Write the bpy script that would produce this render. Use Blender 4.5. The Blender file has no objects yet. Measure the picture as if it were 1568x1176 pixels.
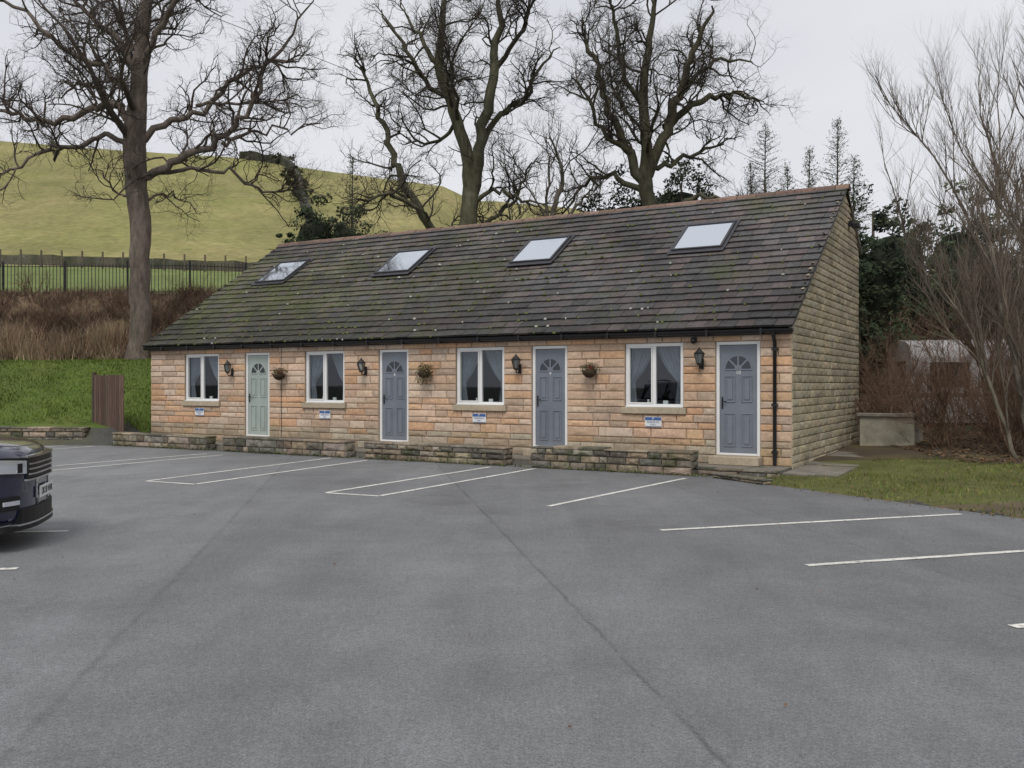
import bpy, math, random
from mathutils import Vector, Matrix, noise
R=random.Random(11)
U=R.uniform
scene=bpy.context.scene

# ------------------------------------------------------------------ helpers
class MB:
    def __init__(s): s.v=[];s.f=[];s.c=[];s.m=[];s.sm=[]
    def face(s,pts,col=(1,1,1),m=0,smooth=False):
        i=len(s.v); s.v.extend(pts); s.f.append(tuple(range(i,i+len(pts)))); s.c.append(col); s.m.append(m); s.sm.append(smooth)
    def box(s,x0,x1,y0,y1,z0,z1,col=(1,1,1),m=0,b=0.0):
        if b<=0:
            P=[(x0,y0,z0),(x1,y0,z0),(x1,y1,z0),(x0,y1,z0),(x0,y0,z1),(x1,y0,z1),(x1,y1,z1),(x0,y1,z1)]
            i=len(s.v); s.v.extend(P)
            for q in ((0,3,2,1),(4,5,6,7),(0,1,5,4),(1,2,6,5),(2,3,7,6),(3,0,4,7)):
                s.f.append(tuple(i+k for k in q)); s.c.append(col); s.m.append(m); s.sm.append(False)
            return
        X=(x0,x1);Y=(y0,y1);Z=(z0,z1); idx={}
        for a in (0,1):
            for c in (0,1):
                for d in (0,1):
                    sx=b if a==0 else -b; sy=b if c==0 else -b; sz=b if d==0 else -b
                    idx[(a,c,d,0)]=len(s.v); s.v.append((X[a],Y[c]+sy,Z[d]+sz))
                    idx[(a,c,d,1)]=len(s.v); s.v.append((X[a]+sx,Y[c],Z[d]+sz))
                    idx[(a,c,d,2)]=len(s.v); s.v.append((X[a]+sx,Y[c]+sy,Z[d]))
        def F(*q):
            s.f.append(tuple(idx[k] for k in q)); s.c.append(col); s.m.append(m); s.sm.append(False)
        for a in (0,1):
            F((a,0,0,0),(a,1,0,0),(a,1,1,0),(a,0,1,0)); F((0,a,0,1),(1,a,0,1),(1,a,1,1),(0,a,1,1)); F((0,0,a,2),(1,0,a,2),(1,1,a,2),(0,1,a,2))
        for a in (0,1):
            for c in (0,1):
                F((a,c,0,0),(a,c,1,0),(a,c,1,1),(a,c,0,1))
                F((a,0,c,0),(a,1,c,0),(a,1,c,2),(a,0,c,2))
                F((0,a,c,1),(1,a,c,1),(1,a,c,2),(0,a,c,2))
                for d in (0,1): F((a,c,d,0),(a,c,d,1),(a,c,d,2))
    def tube(s,pts,rads,k,col,m=0,smooth=True,cap=False):
        n=len(pts); base=len(s.v); px=None
        for i in range(n):
            if i==0: t=pts[1]-pts[0]
            elif i==n-1: t=pts[-1]-pts[-2]
            else: t=pts[i+1]-pts[i-1]
            if t.length<1e-9: t=Vector((0,0,1))
            t=t.normalized()
            if px is None: px=t.orthogonal().normalized()
            else:
                px=px-t*px.dot(t)
                px=px.normalized() if px.length>1e-6 else t.orthogonal().normalized()
            py=t.cross(px); p=pts[i]; r=rads[i]
            for j in range(k):
                a=6.2831853*j/k; ca=math.cos(a)*r; sa=math.sin(a)*r
                s.v.append((p.x+px.x*ca+py.x*sa,p.y+px.y*ca+py.y*sa,p.z+px.z*ca+py.z*sa))
        for i in range(n-1):
            for j in range(k):
                a=base+i*k+j; b=base+i*k+(j+1)%k
                s.f.append((a,b,b+k,a+k)); s.c.append(col); s.m.append(m); s.sm.append(smooth)
        if cap:
            s.f.append(tuple(base+(n-1)*k+j for j in range(k))); s.c.append(col); s.m.append(m); s.sm.append(False)
            s.f.append(tuple(base+k-1-j for j in range(k))); s.c.append(col); s.m.append(m); s.sm.append(False)
    def lathe(s,c,prof,k,col,m=0,smooth=True,axis='Z'):
        base=len(s.v)
        for (r,h) in prof:
            for j in range(k):
                a=6.2831853*(j+.5)/k
                if axis=='Z': s.v.append((c[0]+r*math.cos(a),c[1]+r*math.sin(a),c[2]+h))
                else: s.v.append((c[0]+r*math.cos(a),c[1]+h,c[2]+r*math.sin(a)))
        for i in range(len(prof)-1):
            for j in range(k):
                a=base+i*k+j; b=base+i*k+(j+1)%k
                s.f.append((a,b,b+k,a+k)); s.c.append(col); s.m.append(m); s.sm.append(smooth)
    def obj(s,name,mats,parent=None,loc=(0,0,0),rz=0.0):
        me=bpy.data.meshes.new(name); me.from_pydata([tuple(v) for v in s.v],[],s.f)
        for mt in mats: me.materials.append(mt)
        me.polygons.foreach_set('material_index',s.m)
        me.polygons.foreach_set('use_smooth',s.sm)
        ca=me.color_attributes.new('Col','FLOAT_COLOR','CORNER')
        arr=[]
        for f,c in zip(s.f,s.c): arr.extend((c[0],c[1],c[2],1.0)*len(f))
        ca.data.foreach_set('color',arr)
        me.update()
        o=bpy.data.objects.new(name,me); scene.collection.objects.link(o)
        o.location=loc; o.rotation_euler=(0,0,rz)
        if parent: o.parent=parent
        return o

def empty(name,loc=(0,0,0),rz=0.0,parent=None):
    o=bpy.data.objects.new(name,None); scene.collection.objects.link(o)
    o.location=loc; o.rotation_euler=(0,0,rz); o.empty_display_size=.3
    if parent: o.parent=parent
    return o

def newmat(name):
    m=bpy.data.materials.new(name); m.use_nodes=True
    nt=m.node_tree; nt.nodes.clear(); return m,nt
def nd(nt,t,**kw):
    n=nt.nodes.new(t)
    for k,v in kw.items(): setattr(n,k,v)
    return n
def noise_n(nt,vec,scale,detail=4,rough=.6):
    n=nd(nt,'ShaderNodeTexNoise'); n.inputs['Scale'].default_value=scale; n.inputs['Detail'].default_value=detail; n.inputs['Roughness'].default_value=rough
    nt.links.new(vec,n.inputs['Vector']); return n.outputs['Fac']
def maprange(nt,val,a,b,c,d):
    n=nd(nt,'ShaderNodeMapRange'); nt.links.new(val,n.inputs[0])
    for i,x in enumerate((a,b,c,d)): n.inputs[i+1].default_value=x
    return n.outputs[0]
def mathn(nt,op,a,b=None):
    n=nd(nt,'ShaderNodeMath',operation=op)
    for i,x in enumerate((a,b)):
        if x is None: continue
        if isinstance(x,(int,float)): n.inputs[i].default_value=x
        else: nt.links.new(x,n.inputs[i])
    return n.outputs[0]
def mixc(nt,fac,a,b,blend='MIX'):
    n=nd(nt,'ShaderNodeMix',data_type='RGBA',blend_type=blend)
    if isinstance(fac,(int,float)): n.inputs[0].default_value=fac
    else: nt.links.new(fac,n.inputs[0])
    for i,x in ((6,a),(7,b)):
        if isinstance(x,tuple): n.inputs[i].default_value=(x[0],x[1],x[2],1)
        else: nt.links.new(x,n.inputs[i])
    return n.outputs[2]
def scalec(nt,col,fac):
    n=nd(nt,'ShaderNodeVectorMath',operation='SCALE'); nt.links.new(col,n.inputs[0])
    nt.links.new(fac,n.inputs['Scale']); return n.outputs[0]

def pmat(name,color=None,rough=.8,nscale=6,namt=.4,lscale=.6,lamt=.25,bump=0,bscale=40,bdist=.01,metallic=0,spec=.3,spots=None,vec_scale=None):
    m,nt=newmat(name)
    geo=nd(nt,'ShaderNodeNewGeometry'); pos=geo.outputs['Position']
    if vec_scale:
        vm=nd(nt,'ShaderNodeVectorMath',operation='MULTIPLY'); nt.links.new(pos,vm.inputs[0]); vm.inputs[1].default_value=vec_scale; pos=vm.outputs[0]
    if color is None:
        at=nd(nt,'ShaderNodeAttribute',attribute_name='Col'); col=at.outputs['Color']
    else:
        rgb=nd(nt,'ShaderNodeRGB'); rgb.outputs[0].default_value=(*color,1); col=rgb.outputs[0]
    f=maprange(nt,noise_n(nt,pos,nscale,4,.65),.25,.75,1-namt,1+namt)
    g=maprange(nt,noise_n(nt,pos,lscale,3,.6),.3,.7,1-lamt,1+lamt)
    col=scalec(nt,col,mathn(nt,'MULTIPLY',f,g))
    if spots:
        for (sc,th,sof,c,amt) in spots:
            k=maprange(nt,noise_n(nt,pos,sc,4,.6),th,th+sof,0,amt)
            col=mixc(nt,k,col,c)
    b=nd(nt,'ShaderNodeBsdfPrincipled'); nt.links.new(col,b.inputs['Base Color'])
    b.inputs['Roughness'].default_value=rough; b.inputs['Metallic'].default_value=metallic; b.inputs['Specular IOR Level'].default_value=spec
    if bump>0:
        bn=nd(nt,'ShaderNodeBump'); bn.inputs['Strength'].default_value=bump; bn.inputs['Distance'].default_value=bdist
        nt.links.new(noise_n(nt,pos,bscale,5,.7),bn.inputs['Height']); nt.links.new(bn.outputs[0],b.inputs['Normal'])
    o=nd(nt,'ShaderNodeOutputMaterial'); nt.links.new(b.outputs[0],o.inputs[0])
    return m

def glassmat(name,fac,tint=(.9,.95,1),back=(0.01,0.012,0.014),transp=True,rough=.02):
    m,nt=newmat(name)
    gl=nd(nt,'ShaderNodeBsdfGlossy'); gl.inputs['Roughness'].default_value=rough; gl.inputs['Color'].default_value=(*tint,1)
    if transp: tr=nd(nt,'ShaderNodeBsdfTransparent'); tr.inputs['Color'].default_value=(.75,.8,.8,1)
    else: tr=nd(nt,'ShaderNodeBsdfDiffuse'); tr.inputs['Color'].default_value=(*back,1)
    mx=nd(nt,'ShaderNodeMixShader'); mx.inputs[0].default_value=fac
    nt.links.new(tr.outputs[0],mx.inputs[1]); nt.links.new(gl.outputs[0],mx.inputs[2])
    o=nd(nt,'ShaderNodeOutputMaterial'); nt.links.new(mx.outputs[0],o.inputs[0]); return m

def interp(K,x):
    if x<=K[0][0]: return K[0][1]
    for (a,va),(b,vb) in zip(K,K[1:]):
        if x<=b: return va+(vb-va)*(x-a)/(b-a)
    return K[-1][1]
def jit(c,a=.15):
    k=1+U(-a,a); return (c[0]*k*(1+U(-a,a)*.25),c[1]*k,c[2]*k*(1+U(-a,a)*.25))

# ------------------------------------------------------------------ materials
M_stone=pmat('wall_stone',None,.9,16,.24,1.1,.14,bump=.6,bscale=24,bdist=.015,spots=[(3.0,.60,.15,(.22,.16,.11),.4),(5.5,.64,.08,(.50,.45,.38),.4)])
M_gable=pmat('gable_stone',None,.9,16,.24,.8,.2,bump=.6,bscale=24,bdist=.015,spots=[(1.2,.58,.2,(.20,.19,.11),.45)])
M_mortar=pmat('mortar',(.33,.26,.19),.95,20,.2,1,.15,bump=.4,bscale=60)
M_gmortar=pmat('gable_mortar',(.27,.24,.17),.95,20,.2,1,.15,bump=.4,bscale=60)
M_dark_stone=pmat('mossy_stone',None,.95,12,.45,1.0,.35,bump=.8,bscale=25,bdist=.02,spots=[(2.2,.54,.12,(.07,.08,.03),.65),(7,.62,.06,(.30,.29,.25),.5)])
M_sill=pmat('sill_stone',(.43,.36,.26),.85,14,.2,1,.12,bump=.4,bscale=40)
M_tile=pmat('roof_tile',None,.78,10,.40,.45,.34,bump=.6,bscale=40,bdist=.01,spec=.3,spots=[(.8,.53,.16,(.075,.09,.03),.50),(5,.62,.1,(.055,.06,.025),.45),(26,.70,.03,(.36,.37,.33),.6)])
M_ridge=pmat('ridge_tile',None,.85,12,.35,1,.3,bump=.5,bscale=40)
M_black=pmat('black_plastic',(.010,.010,.012),.35,5,.15,1,.1,spec=.5)
M_lead=pmat('lead_flashing_grey',(.045,.045,.05),.5,9,.25,1,.1,spec=.4)
M_iron=pmat('black_iron',(.015,.015,.015),.5,20,.3,1,.1,spec=.4)
M_white=pmat('white_upvc',(.80,.80,.78),.35,3,.04,1,.05,spec=.5)
M_bluegrey=pmat('door_blue_grey',(.178,.198,.232),.42,4,.08,1,.08,spec=.5)
M_green=pmat('door_pale_grey_green',(.36,.415,.38),.42,4,.06,1,.06,spec=.5)
M_glass=glassmat('window_glass',.08)
M_skyglass=glassmat('skylight_glass',.85,transp=False,rough=.06)
M_curtain=pmat('curtain_cloth',(.22,.235,.27),.9,8,.15,2,.1)
M_inside=pmat('dark_interior',(.025,.023,.022),.9)
M_bark=pmat('bark',None,.95,7,.5,1.1,.35,bump=1,bscale=18,bdist=.04,vec_scale=(1,1,.35),spots=[(.9,.56,.15,(.09,.10,.045),.4),(3.5,.60,.1,(.22,.20,.17),.45)])
M_twig=pmat('twig_bark',None,.95,7,.3,1.1,.2)
M_leaf=pmat('leaves',None,.75,3,.3,.35,.25,spec=.2)
M_blade=pmat('grass_blades',None,.85,2,.25,.5,.3,spec=.15)
M_wood=pmat('fence_wood',None,.9,20,.35,1,.2,bump=.4,bscale=30,vec_scale=(1,1,.1))
M_conc=pmat('concrete',(.40,.37,.29),.9,5,.25,1.2,.25,bump=.5,bscale=40,spots=[(1.6,.52,.2,(.17,.16,.09),.55)])
M_slab=pmat('paving',(.20,.18,.15),.9,10,.3,1.5,.25,bump=.5,bscale=40,spots=[(2,.55,.2,(.08,.085,.045),.5)])

def asphalt():
    m,nt=newmat('asphalt'); geo=nd(nt,'ShaderNodeNewGeometry'); pos=geo.outputs['Position']
    sep=nd(nt,'ShaderNodeSeparateXYZ'); nt.links.new(pos,sep.inputs[0])
    fine=maprange(nt,noise_n(nt,pos,95,2,.8),.3,.7,.58,1.42)
    fine2=maprange(nt,noise_n(nt,pos,24,4,.8),.3,.7,.86,1.14)
    mid=maprange(nt,noise_n(nt,pos,1.7,6,.75),.3,.7,.88,1.12)
    big=maprange(nt,noise_n(nt,pos,.22,5,.6),.3,.7,.76,1.16)
    # long faint streaks where cars and the paver ran
    mp=nd(nt,'ShaderNodeMapping'); mp.inputs['Rotation'].default_value=(0,0,math.radians(-9.5)); mp.inputs['Scale'].default_value=(1.6,.09,1); nt.links.new(pos,mp.inputs[0])
    stk=noise_n(nt,mp.outputs[0],1.0,4,.6); stf=maprange(nt,stk,.35,.65,.92,1.07)
    v=mathn(nt,'MULTIPLY',mathn(nt,'MULTIPLY',mathn(nt,'MULTIPLY',mathn(nt,'MULTIPLY',fine,fine2),mid),big),stf)
    wob=maprange(nt,noise_n(nt,pos,2.5,5,.7),0,1,-.045,.045)
    lx=mathn(nt,'ADD',mathn(nt,'ADD',sep.outputs[0],mathn(nt,'MULTIPLY',sep.outputs[1],.166)),wob)
    brk=maprange(nt,noise_n(nt,pos,1.4,3,.6),.36,.56,.25,1.0)
    for off,amt,w_ in ((1.53,.40,.026),(-1.52,.24,.04),(4.9,.15,.03),(-4.7,.12,.03)):
        df=mathn(nt,'SUBTRACT',lx,off); dd=mathn(nt,'ABSOLUTE',df)
        k=maprange(nt,dd,0.0,w_,amt,0.0); k=mathn(nt,'SUBTRACT',1.0,mathn(nt,'MULTIPLY',k,brk))
        v=mathn(nt,'MULTIPLY',v,k)
        v=mathn(nt,'MULTIPLY',v,maprange(nt,df,-.04,.04,1.03,.97))
    sp=maprange(nt,noise_n(nt,pos,45,2,.5),.745,.79,0,.6)
    damp=maprange(nt,noise_n(nt,pos,.55,5,.65),.54,.66,0,.16)
    v=mathn(nt,'MULTIPLY',v,mathn(nt,'SUBTRACT',1.0,damp))
    rgb=nd(nt,'ShaderNodeRGB'); rgb.outputs[0].default_value=(.190,.193,.194,1)
    col=scalec(nt,rgb.outputs[0],v); col=mixc(nt,sp,col,(.45,.44,.41))
    b=nd(nt,'ShaderNodeBsdfPrincipled'); nt.links.new(col,b.inputs['Base Color']); b.inputs['Specular IOR Level'].default_value=.35
    nt.links.new(maprange(nt,damp,0,.16,.78,.55),b.inputs['Roughness'])
    bn=nd(nt,'ShaderNodeBump'); bn.inputs['Strength'].default_value=.7; bn.inputs['Distance'].default_value=.008
    nt.links.new(noise_n(nt,pos,100,3,.7),bn.inputs['Height']); nt.links.new(bn.outputs[0],b.inputs['Normal'])
    o=nd(nt,'ShaderNodeOutputMaterial'); nt.links.new(b.outputs[0],o.inputs[0]); return m
M_asph=asphalt()
M_paint=pmat('road_paint',(.66,.64,.58),.8,30,.25,2,.15,spots=[(14,.58,.06,(.25,.25,.24),.85)])
M_ground=pmat('ground_cover',None,.95,1.6,.30,.12,.2,bump=.7,bscale=7,bdist=.10,spots=[(.35,.55,.15,(.20,.18,.06),.35),(.9,.60,.12,(.11,.11,.035),.45),(3.0,.62,.08,(.10,.11,.03),.4)])

# ------------------------------------------------------------------ terrain
ZT=[(-600,46),(-200,46),(-84,41.5),(-43,38.3),(-28,36.1),(-2.5,32.5),(10,29.8),(45,21),(84,13.6),(200,10),(600,8)]
def Ys(X):
    if X<-10.5: return 24.3
    if X<-6: return 24.3+(X+10.5)/4.5*8.2
    if X<9: return 32.5-(X+6)*.60
    return 23.5
def zt(X,Y):
    r=interp([(-9,1),(5,.4),(30,.35)],X); D=Y-Ys(X); T=interp(ZT,X); q=T/41.5
    K=[(-.45,-.06),(0,.36 if X<-9.5 else .05),(5.7,2.3*r),(6.7,2.45*r),(10.2,4.9*r),(12,5.2*r),(45.7,1.6+10.15*q),(112,T*.925),(125.7,T),(140,T*1.02),(300,T*.7),(2500,T*.25)]
    z=interp(K,D)
    dd=.880*(X-3.96)+.474*(Y-14.7)
    z2=interp([(-.5,-.06),(0,0.0),(1.2,.06),(5,.16),(15,.5),(60,1.0)],dd)
    z=max(z,z2)
    if z>.08: z+=.05*noise.noise(Vector((X*.6,Y*.6,0)))
    if Y>60: z+=min(1,(Y-60)/30)*.8*noise.noise(Vector((X*.03,Y*.03,3)))
    return z
def gcol(X,Y):
    D=Y-Ys(X); dd=.880*(X-3.96)+.474*(Y-14.7)
    n=noise.noise(Vector((X*.15,Y*.15,9)))
    if D>44:
        n2=noise.noise(Vector((X*.04,Y*.05,1)))*.6+.5+.4*noise.noise(Vector((X*.2,Y*.3,5)))+.3*noise.noise(Vector((X*.6,Y*.6,7)))
        n2=min(1,max(0,n2))
        a=(.20,.205,.06); b=(.32,.27,.12); return tuple(a[i]+(b[i]-a[i])*(.1+.8*n2) for i in range(3))
    if D>11.5 and X<0: return (.16,.205,.06)
    if D>6.6:
        k=.5+.5*noise.noise(Vector((X*.8,Y*.8,2))); return (.14+.09*k,.095+.07*k,.06+.04*k)
    if D>0: return (.09,.13,.024) if X<-8 else (.06,.06,.03)
    if dd>0:
        if dd>5.0 or Y>17.5: return (.085,.062,.04)
        return (.115,.12,.036) if n>-.25 else (.14,.11,.065)
    return (.08,.08,.07)
def axis(lo,hi,step,far,g=1.25):
    a=[lo+i*step for i in range(int((hi-lo)/step)+1)]
    s=step;x=a[-1]
    up=[]
    while x<far: s*=g;x+=s;up.append(x)
    s=step;x=a[0];dn=[]
    while x>-far: s*=g;x-=s;dn.append(x)
    return dn[::-1]+a+up
xs=axis(-32,24,.5,1500,1.06)
ys=[y for y in axis(6,44,.5,2500,1.04) if y>-200]
mb=MB(); W=len(xs)
for y in ys:
    for x in xs: mb.v.append((x,y,zt(x,y)))
for j in range(len(ys)-1):
    for i in range(W-1):
        a=j*W+i; mb.f.append((a,a+1,a+1+W,a+W)); mb.c.append(gcol((xs[i]+xs[i+1])/2,(ys[j]+ys[j+1])/2)); mb.m.append(0); mb.sm.append(True)
ground=mb.obj('ground',[M_ground])

mb=MB()
mb.face([(-60,-60,.004),(40,-60,.004),(17,-10,.004),(9,5.3,.004),(6.06,10.8,.004),(3.96,14.7,.004),(3.62,15.9,.004),(4.9,17.2,.004),(-8.6,25.4,.004),(-10.6,24.3,.004),(-60,24.3,.004)])
mb.obj('car_park_asphalt',[M_asph])

mb=MB()
def line(x0,y0,x1,y1,w=.085):
    a=Vector((x0,y0,0)); b=Vector((x1,y1,0)); d=(b-a); L=d.length; d/=L; n=Vector((-d.y,d.x,0))*w/2
    k=max(2,int(L/.2)); prev=None
    for i in range(k+1):
        p=a+d*(L*i/k); o=U(-.012,.012); q=(p+n*(1+o*8)); r=(p-n*(1-o*8))
        cur=((q.x,q.y,.009),(r.x,r.y,.009))
        if prev: mb.face([prev[0],prev[1],cur[1],cur[0]])
        prev=cur
line(.476,11.91,2.93,15.45); line(1.62,9.96,5.50,11.2); line(2.587,8.03,6.3,9.15); line(3.285,6.0,7.5,7.3); line(3.9,4.1,8.5,5.5)
line(-2.72,13.41,-.42,17.55); line(-1.88,13.02,.42,17.2); line(-2.72,13.38,-1.88,12.99)
line(-6.0,15.03,-3.9,19.7); line(-5.03,14.55,-3.02,19.1); line(-6.0,15.0,-5.03,14.52)
line(-9.31,17.1,-7.0,20.9); line(-8.6,16.6,-6.5,20.5); line(-9.31,17.07,-8.6,16.57)
line(-12.2,20.2,-10.7,23.4); line(-13.0,20.6,-11.6,23.7)
line(-9.9,9.2,-4.81,9.91); line(-9.0,7.2,-4.27,7.89)
mb.obj('parking_bay_lines',[M_paint])

# ------------------------------------------------------------------ building
TH=math.radians(30.26); ORG=(4.997,16.307,0.0)
BL=empty('stone_cottage_row',ORG,-TH)
def L2W(x,y,z=0):
    c,s=math.cos(TH),math.sin(TH); return Vector((ORG[0]+x*c+y*s,ORG[1]-x*s+y*c,z))
LEN=17.2; DEP=6.7; RY=5.0; EZ=2.62; RZ=6.05
sl=(RZ-EZ)/(RY+.2); ang=math.atan(sl)
def roofz(y): return EZ-.05+sl*(y+.2) if y<RY else RZ-.05-sl*(y-RY)

def stones(mb,x0,x1,zb,opens,P,colf,hc=.155,lr=(.28,.75),topf=None,pil=.007,dep=.013,gap=.006,m=0):
    for zi in range(len(zb)-1):
        a,b=zb[zi],zb[zi+1]; n=max(1,round((b-a)/hc))
        cuts=[a+(b-a)*i/n+(U(-.022,.022) if 0<i<n else 0) for i in range(n+1)]
        for c in range(n):
            za,zc=cuts[c],cuts[c+1]; zm=(za+zc)/2
            iv=[(x0,x1)]
            for (ox0,ox1,oz0,oz1) in opens:
                if oz0<zm<oz1:
                    ni=[]
                    for (p,q) in iv:
                        if ox1<=p or ox0>=q: ni.append((p,q)); continue
                        if ox0>p: ni.append((p,ox0))
                        if ox1<q: ni.append((ox1,q))
                    iv=ni
            for (p,q) in iv:
                x=p
                while x<q-.02:
                    l=U(*lr)
                    if q-(x+l)<.16: l=q-x
                    l=min(l,q-x)
                    X0,X1=x+gap,x+l-gap; Z0=za+gap; T0=T1=zc-gap
                    x+=l
                    if topf:
                        T0=min(T0,topf(X0)); T1=min(T1,topf(X1))
                        if T0<Z0+.01 and T1<Z0+.01: continue
                        T0=max(T0,Z0+.004);T1=max(T1,Z0+.004)
                    d=dep*U(.5,1.5); i=.012
                    col=colf(X0,zm)
                    o=[P(X0,Z0,-.03),P(X1,Z0,-.03),P(X1,T1,-.03),P(X0,T0,-.03)]
                    ii=min(i,(X1-X0)*.3); iz=min(i,(T0-Z0)*.3); iz1=min(i,(T1-Z0)*.3)
                    f=[P(X0+ii,Z0+iz,d*U(.6,1)),P(X1-ii,Z0+iz1,d*U(.6,1)),P(X1-ii,T1-iz1,d*U(.6,1)),P(X0+ii,T0-iz,d*U(.6,1))]
                    e=[P(X0+.002,Z0+.002,0),P(X1-.002,Z0+.002,0),P(X1-.002,T1-.002,0),P(X0+.002,T0-.002,0)]
                    cx=X0+(X1-X0)*U(.3,.7); cz=Z0+(min(T0,T1)-Z0)*U(.35,.65); ce=P(cx,cz,d+pil*U(.3,1.5))
                    for k in range(4):
                        k2=(k+1)%4
                        mb.face([o[k],o[k2],e[k2],e[k]],col,m); mb.face([e[k],e[k2],f[k2],f[k]],col,m); mb.face([f[k],f[k2],ce],col,m)

WIN=[(2.03,3.22),(5.98,7.20),(10.36,11.59),(14.57,15.85)]
DOOR=[(.571,1.40),(4.49,5.31),(8.49,9.33),(12.78,13.62)]
opens=[]
for a,b in WIN: opens.append((-b,-a,1.15,2.39)); opens.append((-b-.07,-a+.07,1.02,1.15))
for a,b in DOOR: opens.append((-b,-a,.28,2.39)); opens.append((-b-.05,-a+.05,.12,.28))
pal=[(.60,.415,.285),(.55,.385,.27),(.63,.46,.33),(.52,.375,.265),(.62,.405,.25),(.57,.44,.33),(.47,.35,.26),(.61,.375,.225),(.64,.50,.38)]
def frontcol(x,z):
    c=jit(R.choice(pal),.08)
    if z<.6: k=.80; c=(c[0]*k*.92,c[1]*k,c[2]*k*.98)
    return c
mb=MB()
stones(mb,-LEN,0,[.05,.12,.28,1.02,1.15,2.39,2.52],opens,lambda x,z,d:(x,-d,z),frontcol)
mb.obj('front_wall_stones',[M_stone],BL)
mb=MB()
op2=[(-b,-a,1.15,2.39) for a,b in WIN]+[(-b,-a,.28,2.39) for a,b in DOOR]
gx=sorted(set([-LEN,0]+[o[0] for o in op2]+[o[1] for o in op2])); gz=[0,.28,1.15,2.39,2.6]
for xa,xb in zip(gx,gx[1:]):
    for za,zb_ in zip(gz,gz[1:]):
        xm,zm=(xa+xb)/2,(za+zb_)/2
        if any(o[0]<xm<o[1] and o[2]<zm<o[3] for o in op2): continue
        mb.box(xa,xb,.008,.26,za,zb_)
mb.obj('front_wall_core',[M_mortar],BL)
mb=MB()
for a,b in WIN: mb.box(-b-.065,-a+.065,-.06,.10,1.025,1.147,b=.008)
for a,b in DOOR: mb.box(-b-.045,-a+.045,-.30,.10,.125,.277,b=.01)
mb.obj('sills_and_steps',[M_sill],BL)
gp=[(.40,.345,.235),(.44,.38,.265),(.37,.32,.22),(.46,.385,.255),(.34,.30,.21),(.42,.37,.27)]
mb=MB()
gz=[.03]+[.03+i*.145 for i in range(1,43)]
stones(mb,0,DEP,gz,[],lambda y,z,d:(d,y,z),lambda x,z:jit(R.choice(gp),.10),hc=.145,lr=(.22,.6),topf=lambda y:roofz(y)-.03)
stones(mb,0,DEP,gz,[],lambda y,z,d:(-LEN-d,y,z),lambda x,z:jit(R.choice(gp),.10),hc=.145,lr=(.22,.6),topf=lambda y:roofz(y)-.03)
mb.obj('gable_wall_stones',[M_gable],BL)
mb=MB()
for X in (-.008,-LEN+.008):
    X2=X-.22 if X>-1 else X+.22
    prof=[(.27,0),(DEP,0),(DEP,roofz(DEP)-.02),(RY,RZ-.08),(.27,roofz(.27)-.02)]
    mb.face([(X,y,z) for y,z in prof]); mb.face([(X2,y,z) for y,z in prof])
mb.face([(-.001,.013,0),(-.001,.27,0),(-.001,.27,2.7),(-.001,.013,2.6)])
mb.face([(-LEN,DEP,0),(0,DEP,0),(0,DEP,roofz(DEP)),(-LEN,DEP,roofz(DEP))])
mb.obj('gable_and_rear_core',[M_gmortar],BL)
mb=MB()
mb.box(-LEN+.3,-.3,1.6,1.65,.1,2.5); mb.box(-LEN+.3,-.3,.28,1.6,.2,.25); mb.box(-LEN+.3,-.3,.28,1.6,2.5,2.55)
for s_ in (0.35,4.0,8.0,12.3,16.9): mb.box(-s_-.05,-s_,.28,1.6,.25,2.5)
mb.obj('rooms',[M_inside],BL)

# roof
tp=[(.086,.078,.075),(.094,.083,.079),(.078,.073,.072),(.106,.088,.082),(.084,.081,.080),(.070,.067,.066),(.098,.080,.074)]
def tileP(x,v,n,side=0):
    if side==0: return (x,-.22+v*math.cos(ang)-n*math.sin(ang),EZ-.01+v*math.sin(ang)+n*math.cos(ang))
    y0=DEP+.2; z0=RZ-sl*(y0-RY)
    return (x,y0-v*math.cos(ang)+n*math.sin(ang),z0+v*math.sin(ang)+n*math.cos(ang))
mb=MB()
def tiles(side,SL,rows):
    dv=SL/rows
    for i in range(rows):
        x=-LEN-.06-U(0,.3); v0=i*dv; rk=U(.93,1.07)
        while x<.06:
            w=U(.28,.40); xa=max(x,-LEN-.06); xb=min(x+w-.008,.06); x+=w
            if xb-xa<.05: continue
            j=U(-.009,.009); h=U(-.004,.008); t=.042
            sag=-.035*math.sin(math.pi*min(1,max(0,-xa/LEN)))*math.sin(math.pi*min(1,v0/SL))
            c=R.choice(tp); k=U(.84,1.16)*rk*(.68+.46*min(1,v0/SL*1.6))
            ms=max(0,(-xa-6)/11.2)*max(0,1-abs(v0-2.0)/3.8)
            g=min(.7,ms*U(.1,1.2)); c=tuple((c[q]*(1-g)+(.095,.105,.035)[q]*g)*k for q in range(3))
            va=v0+j; vb=min(v0+dv*1.18,SL+.02)
            n0=.048+h+sag; n1=.010+sag
            A=[tileP(xa,va,n0,side),tileP(xb,va,n0+U(-.005,.005),side),tileP(xb,vb,n1,side),tileP(xa,vb,n1,side)]
            B=[tileP(xa,va,n0-t,side),tileP(xb,va,n0-t,side),tileP(xb,vb,n1-t,side),tileP(xa,vb,n1-t,side)]
            mb.face(A,c); e=tuple(q*.6 for q in c)  # tile edges coloured darker: painted shadow lines between the rows
            for q in range(4):
                q2=(q+1)%4; mb.face([B[q],B[q2],A[q2],A[q]],e)
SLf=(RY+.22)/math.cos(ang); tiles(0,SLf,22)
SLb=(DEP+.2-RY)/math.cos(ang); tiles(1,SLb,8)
a0=tileP(-LEN-.05,0,-.04);a1=tileP(.05,0,-.04);a2=tileP(.05,SLf-.05,-.06);a3=tileP(-LEN-.05,SLf-.05,-.06)
mb.face([a0,a1,a2,a3],(.02,.02,.02))
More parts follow.
